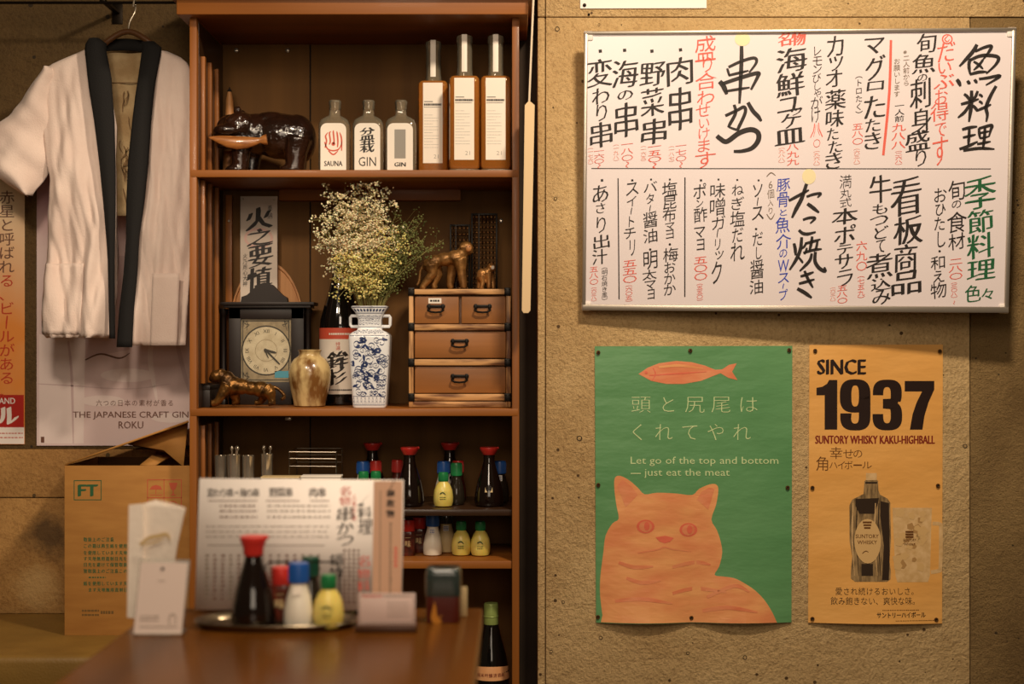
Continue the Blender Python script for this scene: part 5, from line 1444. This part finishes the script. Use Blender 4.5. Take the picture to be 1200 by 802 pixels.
a = Art(); a.rect(-150, 501, 28.5, 520.5, 0, 1); a.build('white_band', wallmap(YP2), sm('paper_white'), bp_, smooth=False, dl=.0004, label='white strip below the red band')
a = Art()
for i, c in enumerate('赤星と呼ばれる、ビールがある。'):
    y0 = 223 + i * 16.3
    a.char(c, 8, y0, y0 + 16.5, 19 if c != 'ー' else 14, 1 if i < 6 else 2, 1, .004)
a.build('lettering', wallmap(YP2), sm('print_red_band', 'print_text_brown', 'print_text_red', 'paper_white'), bp_, smooth=False, dl=.0004)
a = Art(); a.text('AND', -1, 466.5, 18, 473.5, 3, 2, .02); a.char('ル', 9, 474, 500, 26, 3, 2, .05); a.char('ー', -15, 476, 500, 22, 3, 2, .05)
a.build('lettering', wallmap(YP2), sm('print_red_band', 'print_text_brown', 'print_text_red', 'paper_white'), bp_, smooth=False, dl=.0004, label='white lettering on the red band')
a = Art(); dashes(a, -100, 27, [508, 513], 1, 2, 2, 6, (2, 4), 1)
a.build('small_print', wallmap(YP2), sm('print_red_band', 'print_text_brown', 'print_text_red', 'paper_white'), bp_, smooth=False, dl=.0004)
gp = thing('gin_poster', 'pale lilac gin poster hanging behind the white coat', 'poster', tuple(P(132, 522, YP2 + .001)))
a = Art(); a.rect(43, 205, 233, 522.5, 0); a.build('paper', wallmap(YP2), sm('print_mauve'), gp)
a = Art()
a.poly([(100, 300), (152, 300), (152, 410), (98, 420)], 1, 1); a.poly([(46, 392), (100, 398), (98, 520), (46, 520)], 2, 1.2)
a.stroke([(44, 450), (80, 452), (150, 456), (200, 450)], 1.2, 1, 2); a.stroke([(80, 400), (84, 440), (86, 520)], 3, 1, 2); a.stroke([(180, 392), (176, 420), (184, 470)], 6, 2, 2); a.stroke([(206, 396), (214, 430), (222, 460)], 5, 1, 2)
a.stroke([(100, 422), (118, 415), (140, 420), (152, 414)], 2, 3, 3)
for x, y, r_ in ((150, 440, 20), (120, 470, 16), (200, 490, 14)): a.ell(x, y, r_ * 1.6, r_ * .4, 2, 1.5)
a.text('THE JAPANESE CRAFT GIN', 85.5, 482.5, 221, 492, 3, 3, .012); a.text('ROKU', 139, 494, 168, 502.5, 3, 3, .012)
for i, c in enumerate('六つの日本の素材が香る'): a.char(c, 116 + i * 8.4, 468.5, 476.5, 7.4, 3, 3, 0)
a.rect(48, 512, 52, 519, 3, 3)
a.build('print', wallmap(YP2), sm('print_mauve', 'print_lilac_dark', 'print_lilac_light', 'print_text_brown'), gp, smooth=False, dl=.0002)

# coat on a hanger
mat('cotton_white', (232, 212, 200), .85, c2=(224, 202, 190), scale=14, bump=.0008, bscale=300, sheen=.2)
mat('cotton_black', (17, 15, 14), .85, bump=.0006, bscale=300)
mat('cotton_lining', (196, 172, 130), .85, c2=(160, 132, 92), scale=18, bump=.001, bscale=200)
mat('print_faded', (120, 92, 60), .85)
mat('hanger_wood', (96, 62, 34), .4)
YCt = 3.085
coat = thing('happi_coat', 'white short happi coat with black collar band on a wall hanger', 'coat', tuple(P(130, 405, YCt)))
def interp(rows, y):
    for a_, b_ in zip(rows, rows[1:]):
        if y <= b_[0]:
            t = (y - a_[0]) / (b_[0] - a_[0]); t_ = t * t * (3 - 2 * t) if False else t
            return [p + (q_ - p) * t_ for p, q_ in zip(a_[1:], b_[1:])]
    return list(rows[-1][1:])
def cloth(name, rows, depth, m, nu=26, nv=46, th=.0022, Yr=YCt, label=None):
    y0, y1 = rows[0][0], rows[-1][0]; bm = B(); g = []
    for j in range(nv + 1):
        y = y0 + (y1 - y0) * j / nv; l, r_ = interp(rows, y); g.append([])
        for i in range(nu + 1):
            u = i / nu; p = P(l + (r_ - l) * u, y, Yr); p.y = Yr - depth(u, j / nv, l + (r_ - l) * u, y); g[-1].append(bm.verts.new(p))
    for j in range(nv):
        for i in range(nu): bm.faces.new((g[j][i], g[j][i + 1], g[j + 1][i + 1], g[j + 1][i]))
    bmesh.ops.remove_doubles(bm, verts=bm.verts, dist=1e-5)
    o = obj(name, bm, MATS[m], coat, angle=180, label=label); md = o.modifiers.new('thickness', 'SOLIDIFY'); md.thickness = th; md.offset = 0
    return o
def folds(x, y, k=1):
    k *= 1.5; return .012 * k * noise.noise(Vector((x * .075 + y * .008, y * .009, 0))) + .016 * k * noise.noise(Vector((x * .03, y * .012, 7))) + .005 * k * noise.noise(Vector((x * .15 - y * .03, y * .02, 2)))
def dbody(u, v, x, y):
    edge = 1 - (2 * u - 1) ** 4
    return .02 + .028 * edge * (.5 + .5 * v) + folds(x, y) * (.35 + v) - .014 * max(0, 1 - v * 6)
LP = [(54, 108, 114), (60, 100, 118), (68, 84, 122), (76, 66, 126), (84, 54, 128), (100, 51, 131), (150, 53, 139), (195, 60, 139), (210, 64, 140), (250, 61, 141), (310, 58, 141), (370, 56, 139), (392, 56, 138), (396, 60, 130)]
cloth('front_panel', LP, dbody, 'cotton_white', 34, 60)
RP = [(64, 193, 201), (72, 190, 219), (84, 188, 226), (150, 180, 228), (210, 174, 227), (300, 166, 226), (405, 160, 221)]
cloth('front_panel', RP, lambda u, v, x, y: .018 + .022 * (1 - u ** 3) + folds(x * 1.4, y, .9) * (.2 + v), 'cotton_white', 24, 60)
SL = [(82, 56, 66), (88, 50, 72), (100, 41, 68), (120, 28, 64), (136, 16, 63), (146, 2, 63), (156, -14, 63), (176, -22, 63), (192, -12, 62), (206, 0, 58), (218, 14, 50), (227, 28, 44), (231, 36, 42)]
def dsl(u, v, x, y): return .016 + .03 * sin(pi * min(1, max(0, u))) + .012 * noise.noise(Vector(((x - y) * .035, (x + y) * .012, 3))) * min(1, v * 3) + .010 * max(0, sin((x * .75 + y * .5) * .13)) * max(0, min(1, (y - 150) / 40))
cloth('sleeve', SL, dsl, 'cotton_white', 26, 40)
cloth('back_panel', [(60, 122, 180), (66, 114, 186), (110, 110, 190), (252, 112, 190)], lambda u, v, x, y: -.022 + .004 * sin(x * .2), 'cotton_lining', 16, 24, label='faded beige inside of the back')
a = Art()
rr = random.Random(2)
for i in range(30):
    x, y = rr.uniform(140, 164), rr.uniform(104, 235); a.stroke([(x, y), (x + rr.uniform(-3, 3), y + rr.uniform(5, 9)), (x + rr.uniform(-4, 4), y + rr.uniform(10, 18))], rr.uniform(.7, 1.5), 0, 0)
a.rect(131, 96.5, 163, 97.6, 0); 
a.build('back_print', wallmap(YCt + .0155), sm('print_faded'), coat, smooth=False)
dcol = lambda u, v, x, y: .058 * min(1, .72 + v * 1.6) + .006 * sin(pi * u) - .0 
BLft = [(50, 112, 122), (56, 108, 132), (62, 107, 131), (97, 112, 139), (146, 120, 143), (194, 126, 144), (243, 131, 144), (290, 135, 143), (306, 136, 142.5), (345, 137, 142.5), (397, 138, 143)]
cloth('collar_band', BLft, dcol, 'cotton_black', 8, 50, .004)
BRgt = [(54, 172, 186), (60, 174, 195), (66, 173, 195), (97, 170, 190), (146, 164, 185), (194, 159, 182), (243, 157, 177), (282, 157, 171), (323, 154, 169), (365, 149, 165), (407, 146, 163)]
cloth('collar_band', BRgt, dcol, 'cotton_black', 8, 50, .004)
bm = B()
nk = spline([P(116, 51, YCt + .016), P(124, 48, YCt + .026), P(136, 46.5, YCt + .03), P(150, 46, YCt + .032), P(164, 47.5, YCt + .03), P(174, 50, YCt + .026), P(181, 55, YCt + .016)], 5)
prev = None
for i, p in enumerate(nk):
    hgt = .022 + .004 * sin(i * pi / len(nk)); v1, v2 = bm.verts.new(p), bm.verts.new(p - Vector((0, .004, hgt)))
    if prev: bm.faces.new((prev[0], v1, v2, prev[1]))
    prev = (v1, v2)
o = obj('collar_band', bm, MATS['cotton_black'], coat, angle=180); md = o.modifiers.new('thickness', 'SOLIDIFY'); md.thickness = .004
# pockets
cloth('pocket', [(310, 59, 105), (350, 57, 105), (392, 57, 104)], lambda u, v, x, y: dbody((x - 57) / 84, .8, x, y) + .006, 'cotton_white', 14, 16)
cloth('pocket', [(322, 186, 217), (405, 183, 214)], lambda u, v, x, y: .052 + .004 * sin(pi * u), 'cotton_white', 10, 14)
hg = thing('coat_hanger', 'dark wooden coat hanger on a wire holding the white coat', 'hanger', tuple(P(150, 60, YCt)))
bm = B(); tube(bm, spline([P(84, 82, YCt + .004), P(104, 69, YCt + .004), P(128, 47, YCt + .004), P(150, 37, YCt + .004), P(172, 47, YCt + .004), P(196, 68, YCt + .004), P(212, 80, YCt + .004)], 5), [.0035] * 9 + [.0065] * 13 + [.0035] * 9, 10); obj('shoulder_bar', bm, MATS['hanger_wood'], hg)
bm = B(); tube(bm, spline([P(150, 38, YCt + .004), P(152, 26, YCt + .006), P(158, 14, YCt + .012), P(159, 4, YCt + .017), P(158, -2, YCt + .006), P(157, 1, YCt - .006), P(156, 8, YCt - .007)], 5), .0018, 8); obj('hook', bm, MATS['steel'], hg)
rl = thing('hanging_rail', 'dark thin rail along the wall above the white coat', 'rail', tuple(P(150, 2, YCt + .006)))
bm = B(); tube(bm, [P(-300, 3.5, YCt + .006), P(209, 3.0, YCt + .006)], .0032, 8); obj('rod', bm, MATS['iron_dark'], rl)
for x in (-150, 120):
    c = P(x, 3.3, YCt + .006); bm = B(); box(bm, (c.x - .006, c.y - .002, c.z + .003), (c.x + .006, YB, c.z + .009), .001); box(bm, (c.x - .012, YB - .003, c.z - .02), (c.x + .012, YB, c.z + .03), .001); obj('bracket', bm, MATS['iron_dark'], rl)

# bench and carton
mat('vinyl_olive', (136, 104, 46), .5, c2=(120, 90, 38), scale=8, bump=.0006, bscale=200)
ZB = .5
bn_ = thing('bench', 'low olive brown padded bench against the wall under the carton', 'bench', (-1.3, 2.98, 0))
bm = B(); box(bm, (-2.2, 2.76, ZB - .09), (-.70, YB - .004, ZB), .015, 0, 4); obj('seat_pad', bm, MATS['vinyl_olive'], bn_)
bm = B(); box(bm, (-2.19, 2.80, .02), (-.71, YB - .01, ZB - .0905), .004); obj('plinth', bm, MATS['shelf_dark'], bn_)
mat('cardboard', (180, 128, 62), .75, c2=(168, 116, 54), scale=10, stretch=(1, 1, 5), bump=.0003, bscale=400)
mat('cardboard_inside_shade', (120, 84, 46), .9)  # shade of the carton interior put into a darker cardboard colour
mat('print_green_ink', (44, 92, 56), .7)
mat('print_red_ink', (196, 92, 62), .7)
mat('print_dark_ink', (110, 82, 40), .7)
YX = 2.955
bx = thing('cardboard_carton', 'tall brown cardboard carton with open flaps and FT print beside the bookcase', 'box', tuple(P(148, 752, YX)))
xa, xb = P(75.5, 0, YX).x, X0 - .004
zt = P(0, 546, YX).z; th = .004
yb = YX + .232
bm = B(); box(bm, (xa, YX, ZB), (xb, YX + th, zt), .0008); box(bm, (xa, yb - th, ZB), (xb, yb, zt), .0008)
box(bm, (xa, YX + th, ZB + .0004), (xa + th, yb - th, zt), .0008); box(bm, (xb - th, YX + th, ZB + .0004), (xb, yb - th, zt), .0008); box(bm, (xa + th, YX + th, ZB + .0002), (xb - th, yb - th, ZB + th), .0005)
obj('walls', bm, MATS['cardboard'], bx)
def flap(pts, label=None):
    bm = B(); v = [bm.verts.new(p) for p in pts]; bm.faces.new(v); o = obj('flap', bm, MATS['cardboard'], bx); md = o.modifiers.new('thickness', 'SOLIDIFY'); md.thickness = .004; md.offset = 0
R1 = (yb - .006)
# a long flap slants up to the bookcase, open at the front; a torn inner flap stands in the opening
def edge(px, py, Y, dy=0):
    return P(px, py, Y) + Vector((0, dy, 0))
fl = [edge(76, 545.2, YX + .004), edge(221, 494, YX + .004)]
fl += [edge(221, 494.6, R1), edge(86, 541.5, R1)]
flap(fl)
flap([edge(150, 521, YX + .05), edge(220, 496, YX + .05), Vector((edge(220, 0, YX + .05).x, YX + .012, zt - .004)), edge(192, 528, YX + .02)])
flap([edge(164, 546, YX + .012), edge(184, 530, YX + .07), edge(202, 534, YX + .07), edge(182, 546, YX + .012)])
bm = B(); box(bm, (xa + th, yb - th - .001, ZB + .01), (xb - th, yb - th, zt)); obj('inside_shade_sheet', bm, MATS['cardboard_inside_shade'], bx)  # added dark sheet that paints the shade inside the open carton
a = Art()
a.frame(86.5, 563, 119, 586.5, .9, 0, 1); a.text('FT', 91, 568, 115, 582, 0, 1, .07); a.build('carton_stamp', wallmap(YX), sm('print_green_ink', 'print_red_ink', 'print_dark_ink', 'cardboard'), bx, smooth=False, dl=.0003, label='green FT stamp in a frame')
a = Art()
a.frame(172.5, 562, 213, 600, .9, 1, 1); a.rect(191.8, 562, 192.6, 600, 1, 1); a.rect(172.5, 583, 213, 584, 1, 1)
a.poly([(175, 574), (178, 570), (183, 568.5), (188, 570), (190, 574)], 1, 1); a.rect(182.4, 574, 183.2, 579, 1, 1); dashes(a, 176, 190, [580.5], 1, 1, 1, 3, (1.5, 2.5), .6)
a.poly([(198, 566), (208, 566), (206, 573), (203.6, 575), (203.6, 579), (207, 581), (199, 581), (202.4, 579), (202.4, 575), (200, 573)], 1, 1)
for x in (178, 186): a.poly([(x, 592), (x + 2.5, 587), (x + 5, 592), (x + 3.4, 592), (x + 3.4, 597), (x + 1.6, 597), (x + 1.6, 592)], 1, 1)
a.ell(203, 592, 5, 4.6, 1, 1); a.ell(203, 592, 4, 3.6, 3, 2); a.build('carton_stamp', wallmap(YX), sm('print_green_ink', 'print_red_ink', 'print_dark_ink', 'cardboard'), bx, smooth=False, dl=.0003, label='red handling marks')
a = Art()
for i, (y, x1) in enumerate(((632.5, 132), (640, 150), (648, 150), (655, 150), (662, 150), (669.5, 150), (677, 124), (684, 148), (691.5, 146))):
    if i == 6: dashes(a, 104, x1, [y], 1.6, 0, 1, i, (1.5, 3), 1)
    else:
        x = 98.5 if i not in (8,) else 104; k = 0
        while x < x1:
            a.char('取扱上のご注意この箱は再生紙を使用しています天地無用直射日光を避けて保管'[(i * 7 + k) % 36], x + 1.6, y - 2.6, y + 2.8, 4.6, 0, 1, .03); x += 5.2; k += 1
a.build('carton_print', wallmap(YX), sm('print_green_ink'), bx, smooth=False, dl=.0003)
a = Art()
for y in (716, 721): dashes(a, 96, 116, [y], 2.2, 2, 1, int(y), (2, 4), .6)
dashes(a, 118, 133, [718], 3.4, 2, 1, 4, (2, 3), .8)
a.build('carton_print', wallmap(YX), sm('print_green_ink', 'print_red_ink', 'print_dark_ink', 'cardboard'), bx, smooth=False, dl=.0003)

# ------------------------------------------------------------------ table and what stands on it
ZT = .72
wood('table_wood', (106, 62, 18), (78, 44, 12), 1, rough=.26, scale=10, coat=0)
MATS['table_wood'].node_tree.nodes['Principled BSDF'].inputs['Specular IOR Level'].default_value = .12
tb = thing('dining_table', 'dark brown varnished wooden table in front of the bookcase', 'table', (-.283, 1.6, 0))
bm = B(); box(bm, (-.523, 1.13, ZT - .03), (-.043, 2.085, ZT), .004, 0, 3); obj('tabletop', bm, MATS['table_wood'], tb)
for x in (-.49, -.076):
    for y in (1.17, 2.045):
        bm = B(); box(bm, (x - .022, y - .022, 0), (x + .022, y + .022, ZT - .0305), .003); obj('leg', bm, MATS['shelf_dark'], tb)
bm = B(); box(bm, (-.466, 1.16, ZT - .09), (-.1, 1.178, ZT - .0305), .001); box(bm, (-.466, 2.037, ZT - .09), (-.1, 2.055, ZT - .0305), .001); box(bm, (-.499, 1.194, ZT - .09), (-.481, 2.022, ZT - .0305), .001); box(bm, (-.085, 1.194, ZT - .09), (-.067, 2.022, ZT - .0305), .001); obj('apron', bm, MATS['shelf_dark'], tb)
ZT += .0003
def ground(py): return (H - ZT) * F / (py - 401)

# laminated menu on a stand
mat('menu_paper', (208, 180, 164), .35, c2=(200, 170, 154), scale=6, coat=.1)
mat('menu_tint', (212, 168, 138), .3, coat=.3)
thin_glass('acrylic', (246, 246, 242), (226, 220, 210), .15, .25)
YM = 2.035
mn = thing('standing_menu', 'large laminated paper menu standing upright behind the condiment tray', 'menu', tuple(P(352, 716, YM)))
mpx = [(232, 563), (472, 565), (469, 694), (468, 716), (229, 716)]
a = Art(); a.poly([(232.5, 563), (471, 565), (470, 715.5), (229.5, 714)], 0, 1); a.poly([(437, 565), (471, 565), (470, 715.5), (436, 715)], 1, 2)
def mmap(x, y, l):
    p = P(x, y, YM); p.y -= l - .014 * (p.z - ZT) / .19; return p
a.build('menu_sheet', mmap, sm('menu_paper', 'menu_tint'), mn, dl=.0006, smooth=False)
a = Art()
for t_, x0, n_ in (('変わり串', 244, 14.5), ('海の串', 275 + 0, 0), ('野菜串', 317, 11), ('肉串', 363, 11)): pass
for i, c in enumerate('変わり串・海の串'):
    a.char(c, 245 + i * 7.6, 573, 584, 9.5, 0, 3, .004)
for i, c in enumerate('野菜串'): a.char(c, 319 + i * 9, 572, 584, 10.5, 0, 3, .004)
for i, c in enumerate('肉串'): a.char(c, 366 + i * 10, 572, 584, 11, 0, 3, .004)
for x0, x1 in ((242, 300), (310, 350), (362, 385)): a.line(x0, 588, x1, 588, .8, 3, 3)
dashes(a, 256, 300, [594, 600, 607], 1.6, 3, 3, 1, (2, 5), 2); dashes(a, 312, 386, [594, 600, 607], 1.3, 2, 3, 2, (2, 5), 2); dashes(a, 240, 385, [618, 624, 630], .8, 2, 3, 3, (3, 8), 2)
a.line(242, 640, 380, 640, .7, 2, 3)
for i in range(15): dashes(a, 240 + i * 9.4, 244 + i * 9.4, [y for y in range(652, 704, 5)], 2.6, 3 if i % 3 else 2, 3, i, (2, 4), 2)
for c, y0, y1 in (('御', 578, 594), ('料', 595, 609), ('理', 610, 627)): a.char(c, 427, y0, y1, 16, 0, 3, .008, .1, True)
for c, y0, y1 in (('名', 571, 582), ('物', 583, 594)): a.char(c, 403.5, y0, y1, 12, 1, 3, .008, .1, True)
for c, y0, y1 in (('串', 595, 612), ('か', 613, 627), ('つ', 629, 640)): a.char(c, 404, y0, y1, 19, 0, 3, .008, .1, True)
a.col('人気の味', 414, 580, 612, 6, 1, 3)
for c, y0, y1 in (('鍋', 650, 664), ('物', 665, 680)): a.char(c, 393.5, y0, y1, 15, 0, 3, .01, .1, True)
for c, y0, y1 in (('名', 652, 665), ('物', 667, 679), ('料', 681, 694)): a.char(c, 426, y0, y1, 14, 1, 3, .008, .1, True)
for i in range(4): dashes(a, 402 + i * 5.5, 405 + i * 5.5, [y for y in range(646, 708, 5)], 2.8, 3, 3, i + 40, (2, 3), 2)
for c, y0, y1 in (('御', 575, 584), ('飲', 586, 596), ('物', 598, 608)): a.char(c, 457, y0, y1, 9.5, 0, 3, .04)
a.line(445, 576, 445, 700, .8, 2, 3); dashes(a, 456, 459, [y for y in range(615, 700, 4)], 2.2, 2, 3, 77, (2, 3), 2)
for y in range(642, 664, 5): a.rect(462, y, 465, y + 3.4, 1, 3)
a.build('menu_print', mmap, sm('ink_black', 'ink_red', 'ink_grey', 'print_text_brown'), mn, dl=.0005, smooth=False)
bm = B(); c0, c1 = mmap(232.5, 565, 0), mmap(470, 714, 0)
v = [bm.verts.new(mmap(x, y, -.0006)) for x, y in ((231.5, 562), (472, 564), (471, 715.6), (228.5, 714.8))]; bm.faces.new(v)
o = obj('backing_board', bm, MATS['paper_white'], mn); md = o.modifiers.new('thickness', 'SOLIDIFY'); md.thickness = .0016; md.offset = 1
bm = B(); 
for px in (275, 425):
    x = P(px, 0, YM).x; box(bm, (x - .012, YM - .003, ZT), (x + .012, YM + .034, ZT + .004), .001); box(bm, (x - .012, YM + .005, ZT + .004), (x + .012, YM + .008, ZT + .03), .001)
obj('stand_clip', bm, MATS['iron_dark'], mn)

# tray of condiments
mat('tray_metal', (150, 136, 112), .22, metal=1)
Yt_ = 1.955
xc = P(324, 0, Yt_).x
ty = thing('oval_tray', 'oval dark metal tray with rolled rim carrying the condiments on the table', 'tray', (xc, Yt_, ZT))
bm = B(); rx, ry = .112, .052
prof = [(0, .002), (.84, .002), (.9, .0025), (.97, .0085), (1.0, .0095), (1.01, .0085), (.98, .0065), (.92, .0), (0, 0)]
rings = []
for k, z in prof:
    rings.append([bm.verts.new((rx * k * math.copysign(abs(cos(t)) ** .8, cos(t)), ry * k * math.copysign(abs(sin(t)) ** .8, sin(t)), z)) for t in [2 * pi * i / 56 for i in range(56)]] if k else [bm.verts.new((0, 0, z))])
for a_, b_ in zip(rings, rings[1:]):
    for i in range(56):
        if len(a_) == 1: bm.faces.new((a_[0], b_[i], b_[(i + 1) % 56]))
        elif len(b_) == 1: bm.faces.new((a_[i], a_[(i + 1) % 56], b_[0]))
        else: bm.faces.new((a_[i], a_[(i + 1) % 56], b_[(i + 1) % 56], b_[i]))
obj('dish', bm, MATS['tray_metal'], ty, W=False)
ZR = ZT + .0024
GTt = 'condiments on the table tray'
cond('soy', 297, 1.94, ZR, 'soy sauce bottle with red cap on the table tray', GTt, low=False)
cond('chili', 330, 1.98, ZR, 'red capped chili shaker on the table tray behind the blue capped one', GTt)
cond('salt', 350, 1.932, ZR, 'white salt shaker with blue cap on the table tray', GTt, stripe='label_paper')
cond('pepper', 364, 1.985, ZR, 'dark green capped shaker on the table tray between the blue and green caps', GTt, cap='cap_green_dark', body='dark_glass')
cond('lemon', 385, 1.932, ZR, 'yellow lemon bottle with green cap on the table tray', GTt)
cd = thing('condiment_caddy_frame', 'thin dark wire frame around the condiments on the table tray', 'rack', (P(345, 0, 1.965).x, 1.965, ZR))
bm = B(); yw = 1.962; zt_ = P(0, 659, yw).z; x0, x1 = P(311, 0, yw).x, P(398, 0, yw).x
tube(bm, [(x1, yw, ZR + .0014), (x1, yw, zt_ - .006), (x1 - .005, yw, zt_), (x0 + .005, yw, zt_), (x0, yw, zt_ - .006), (x0, yw, ZR + .0014)], .0013, 8); obj('handle', bm, MATS['iron_dark'], cd)
bm = B(); tube(bm, [(x1, yw, ZR + .0014), (x0, yw, ZR + .0014)], .0013, 6); obj('crossbar', bm, MATS['iron_dark'], cd)

# small cards (their square codes are left out), napkin pack, lidded jar
mat('card_white', (232, 212, 200), .35, coat=.5)
mat('card_pink', (226, 200, 190), .4)
mat('stand_wood', (70, 42, 24), .4)
Yc1 = ground(744)
c1_ = thing('acrylic_card_stand', 'white upright card in a clear acrylic holder in front of the napkin pack', 'card stand', tuple(P(187, 744, Yc1)))
def c1map(x, y, l):
    p = P(x, y, Yc1); p.y -= l - .10 * (p.z - ZT); p.z = max(p.z, ZT + .0008); return p
a = Art(); a.poly([(163, 660), (218.5, 661), (213, 743.5), (156.5, 743.5)], 0, 1); a.build('card', c1map, sm('card_white'), c1_, dl=.0008, smooth=False)
a = Art(); dashes(a, 164, 186, [723, 727], 1.2, 0, 2, 3, (2, 4), 1); dashes(a, 164, 208, [735], 1.0, 0, 2, 4, (2, 4), 1); a.stroke([(199, 733), (198, 725), (202, 720), (206, 725), (205, 733)], 1, 0, 2); a.ell(189, 668, 2.2, 1.8, 1, 2); dashes(a, 184, 192, [682], 1.2, 0, 2, 8, (1, 2), 1)
a.build('card_print', c1map, sm('ink_grey', 'ink_black'), c1_, dl=.0007, smooth=False)
bm = B(); v = [bm.verts.new(c1map(x, y, -.0006)) for x, y in ((161, 657), (220.5, 658), (214.5, 744), (155.5, 744))]; bm.faces.new(v); o = obj('holder', bm, MATS['acrylic'], c1_); md = o.modifiers.new('thickness', 'SOLIDIFY'); md.thickness = .002; md.offset = -1
bm = B(); a_, b_ = P(157, 744, Yc1), P(213, 744, Yc1); box(bm, (a_.x, Yc1 - .004, ZT), (b_.x, Yc1 + .03, ZT + .002), .0006); obj('foot', bm, MATS['acrylic'], c1_)
mat('napkin', (236, 222, 206), .7, bump=.0006, bscale=120)
mat('napkin_mark', (206, 176, 122), .7)
Yn = ground(726)
nk_ = thing('napkin_pack', 'leaning white paper napkin pack behind the acrylic card stand', 'napkins', tuple(P(178, 726, Yn)))
for i, (o_, pl) in enumerate(((0, [(152, 592), (166, 591), (168, 600), (166, 726), (149, 724)]), (.006, [(158, 594), (180, 587.5), (192, 592), (217, 597), (215, 604), (207, 640), (200, 680), (196, 726), (156, 726)]), (.012, [(170, 590), (186, 588), (214, 596), (204, 650), (196, 726), (164, 726)]))):
    bm = B(); Yq_ = Yn + o_
    prism(bm, pl, Yq_, Yq_ + .0045, Yn)
    for v in bm.verts:
        v.co.z = max(v.co.z, ZT); v.co.y += .006 * sin((v.co.x) * 60 + i) * min(1, (v.co.z - ZT) / .06)
    obj('paper_fold', bm, MATS['napkin'], nk_)
a = Art(); a.stroke([(165, 638), (176, 630), (186, 628), (196, 626), (200, 632)], 4.5, 0, 1); a.stroke([(168, 638), (180, 636), (192, 631)], 2, 0, 1)
def nkmap(x, y, l):
    p = P(x, y, Yn); p.y = Yn - .0035 - l; return p
a.build('printed_mark', nkmap, sm('napkin_mark'), nk_, smooth=False)
Yc2 = ground(741)
c2_ = thing('small_card_stand', 'small white card in a dark wooden base at the end of the condiment tray', 'card stand', tuple(P(453, 741, Yc2)))
bm = B(); a_, b_ = P(417, 743, Yc2), P(488, 743, Yc2); box(bm, (a_.x, Yc2 - .006, ZT), (b_.x, Yc2 + .024, ZT + .009), .0015); obj('base', bm, MATS['stand_wood'], c2_)
bm = B(); zc_ = P(0, 696, Yc2).z; a_, b_ = P(419.5, 0, Yc2), P(486.5, 0, Yc2); box(bm, (a_.x, Yc2 + .002, ZT + .0092), (b_.x, Yc2 + .004, zc_), .0004); obj('card', bm, MATS['card_pink'], c2_)
a = Art(); dashes(a, 425, 448, [699], 1.8, 1, 1, 3, (3, 5), 1); dashes(a, 450, 482, [699.5], 1.2, 0, 1, 4, (2, 5), 1)
dashes(a, 454, 480, [707, 712, 717, 722], 1.0, 0, 1, 6, (2, 5), 1); a.frame(421, 697, 485, 731, .7, 0, 1)
a.build('card_print', wallmap(Yc2 + .002), sm('ink_grey', 'ink_red'), c2_, smooth=False, dl=.0003)
mat('jar_teal', (58, 70, 66), .18, trans=.35, coat=.5)
mat('box_maroon', (84, 26, 18), .35, c2=(66, 20, 14), scale=12, coat=.3)
mat('foil_gold', (196, 130, 44), .35, metal=.4)
Yj = ground(733) + .012
jb = thing('lidded_container', 'square dark container with translucent grey lid and maroon wrapper with gold emblem', 'container', tuple(P(518, 733, Yj)))
a_, b_ = P(499, 0, Yj), P(539, 0, Yj); hw = (b_.x - a_.x) / 2; xc_ = (a_.x + b_.x) / 2
zl_ = P(0, 700, Yj).z; ztp = P(0, 667, Yj).z
bm = B(); rsq(bm, [(.97, 0), (1, .002), (1, zl_ - ZT)], hw, hw * .8, e=9)
for v in bm.verts: v.co += Vector((xc_, Yj + .02, ZT))
obj('wrapper', bm, MATS['box_maroon'], jb)
bm = B(); rsq(bm, [(1.03, zl_ - ZT + .0004), (1.06, zl_ - ZT + .006), (1.06, ztp - ZT - .01), (1.0, ztp - ZT - .002), (.9, ztp - ZT)], hw, hw * .8, e=7)
for v in bm.verts: v.co += Vector((xc_, Yj + .02, ZT))
obj('lid', bm, MATS['jar_teal'], jb)
a = Art(); a.poly([(506, 729), (505, 722), (507, 714), (509, 705), (511, 712), (512, 721), (516, 726), (518, 730), (510, 732)], 0, 1); a.stroke([(516, 722), (518, 723)], 2, 0, 1)
a.build('emblem', wallmap(Yj + .02 - hw * .8), sm('foil_gold'), jb, smooth=False, dl=.0006)
cdb = thing('standing_card', 'tan card standing behind the dark lidded container', 'card', tuple(P(543, 722, Yj + .05)))
bm = B(); a_, b_ = P(534, 688, Yj + .055), P(547.5, 0, Yj + .055); box(bm, (a_.x, Yj + .05, ZT), (b_.x, Yj + .056, a_.z), .0006); obj('sheet', bm, MATS['label_tan'], cdb)
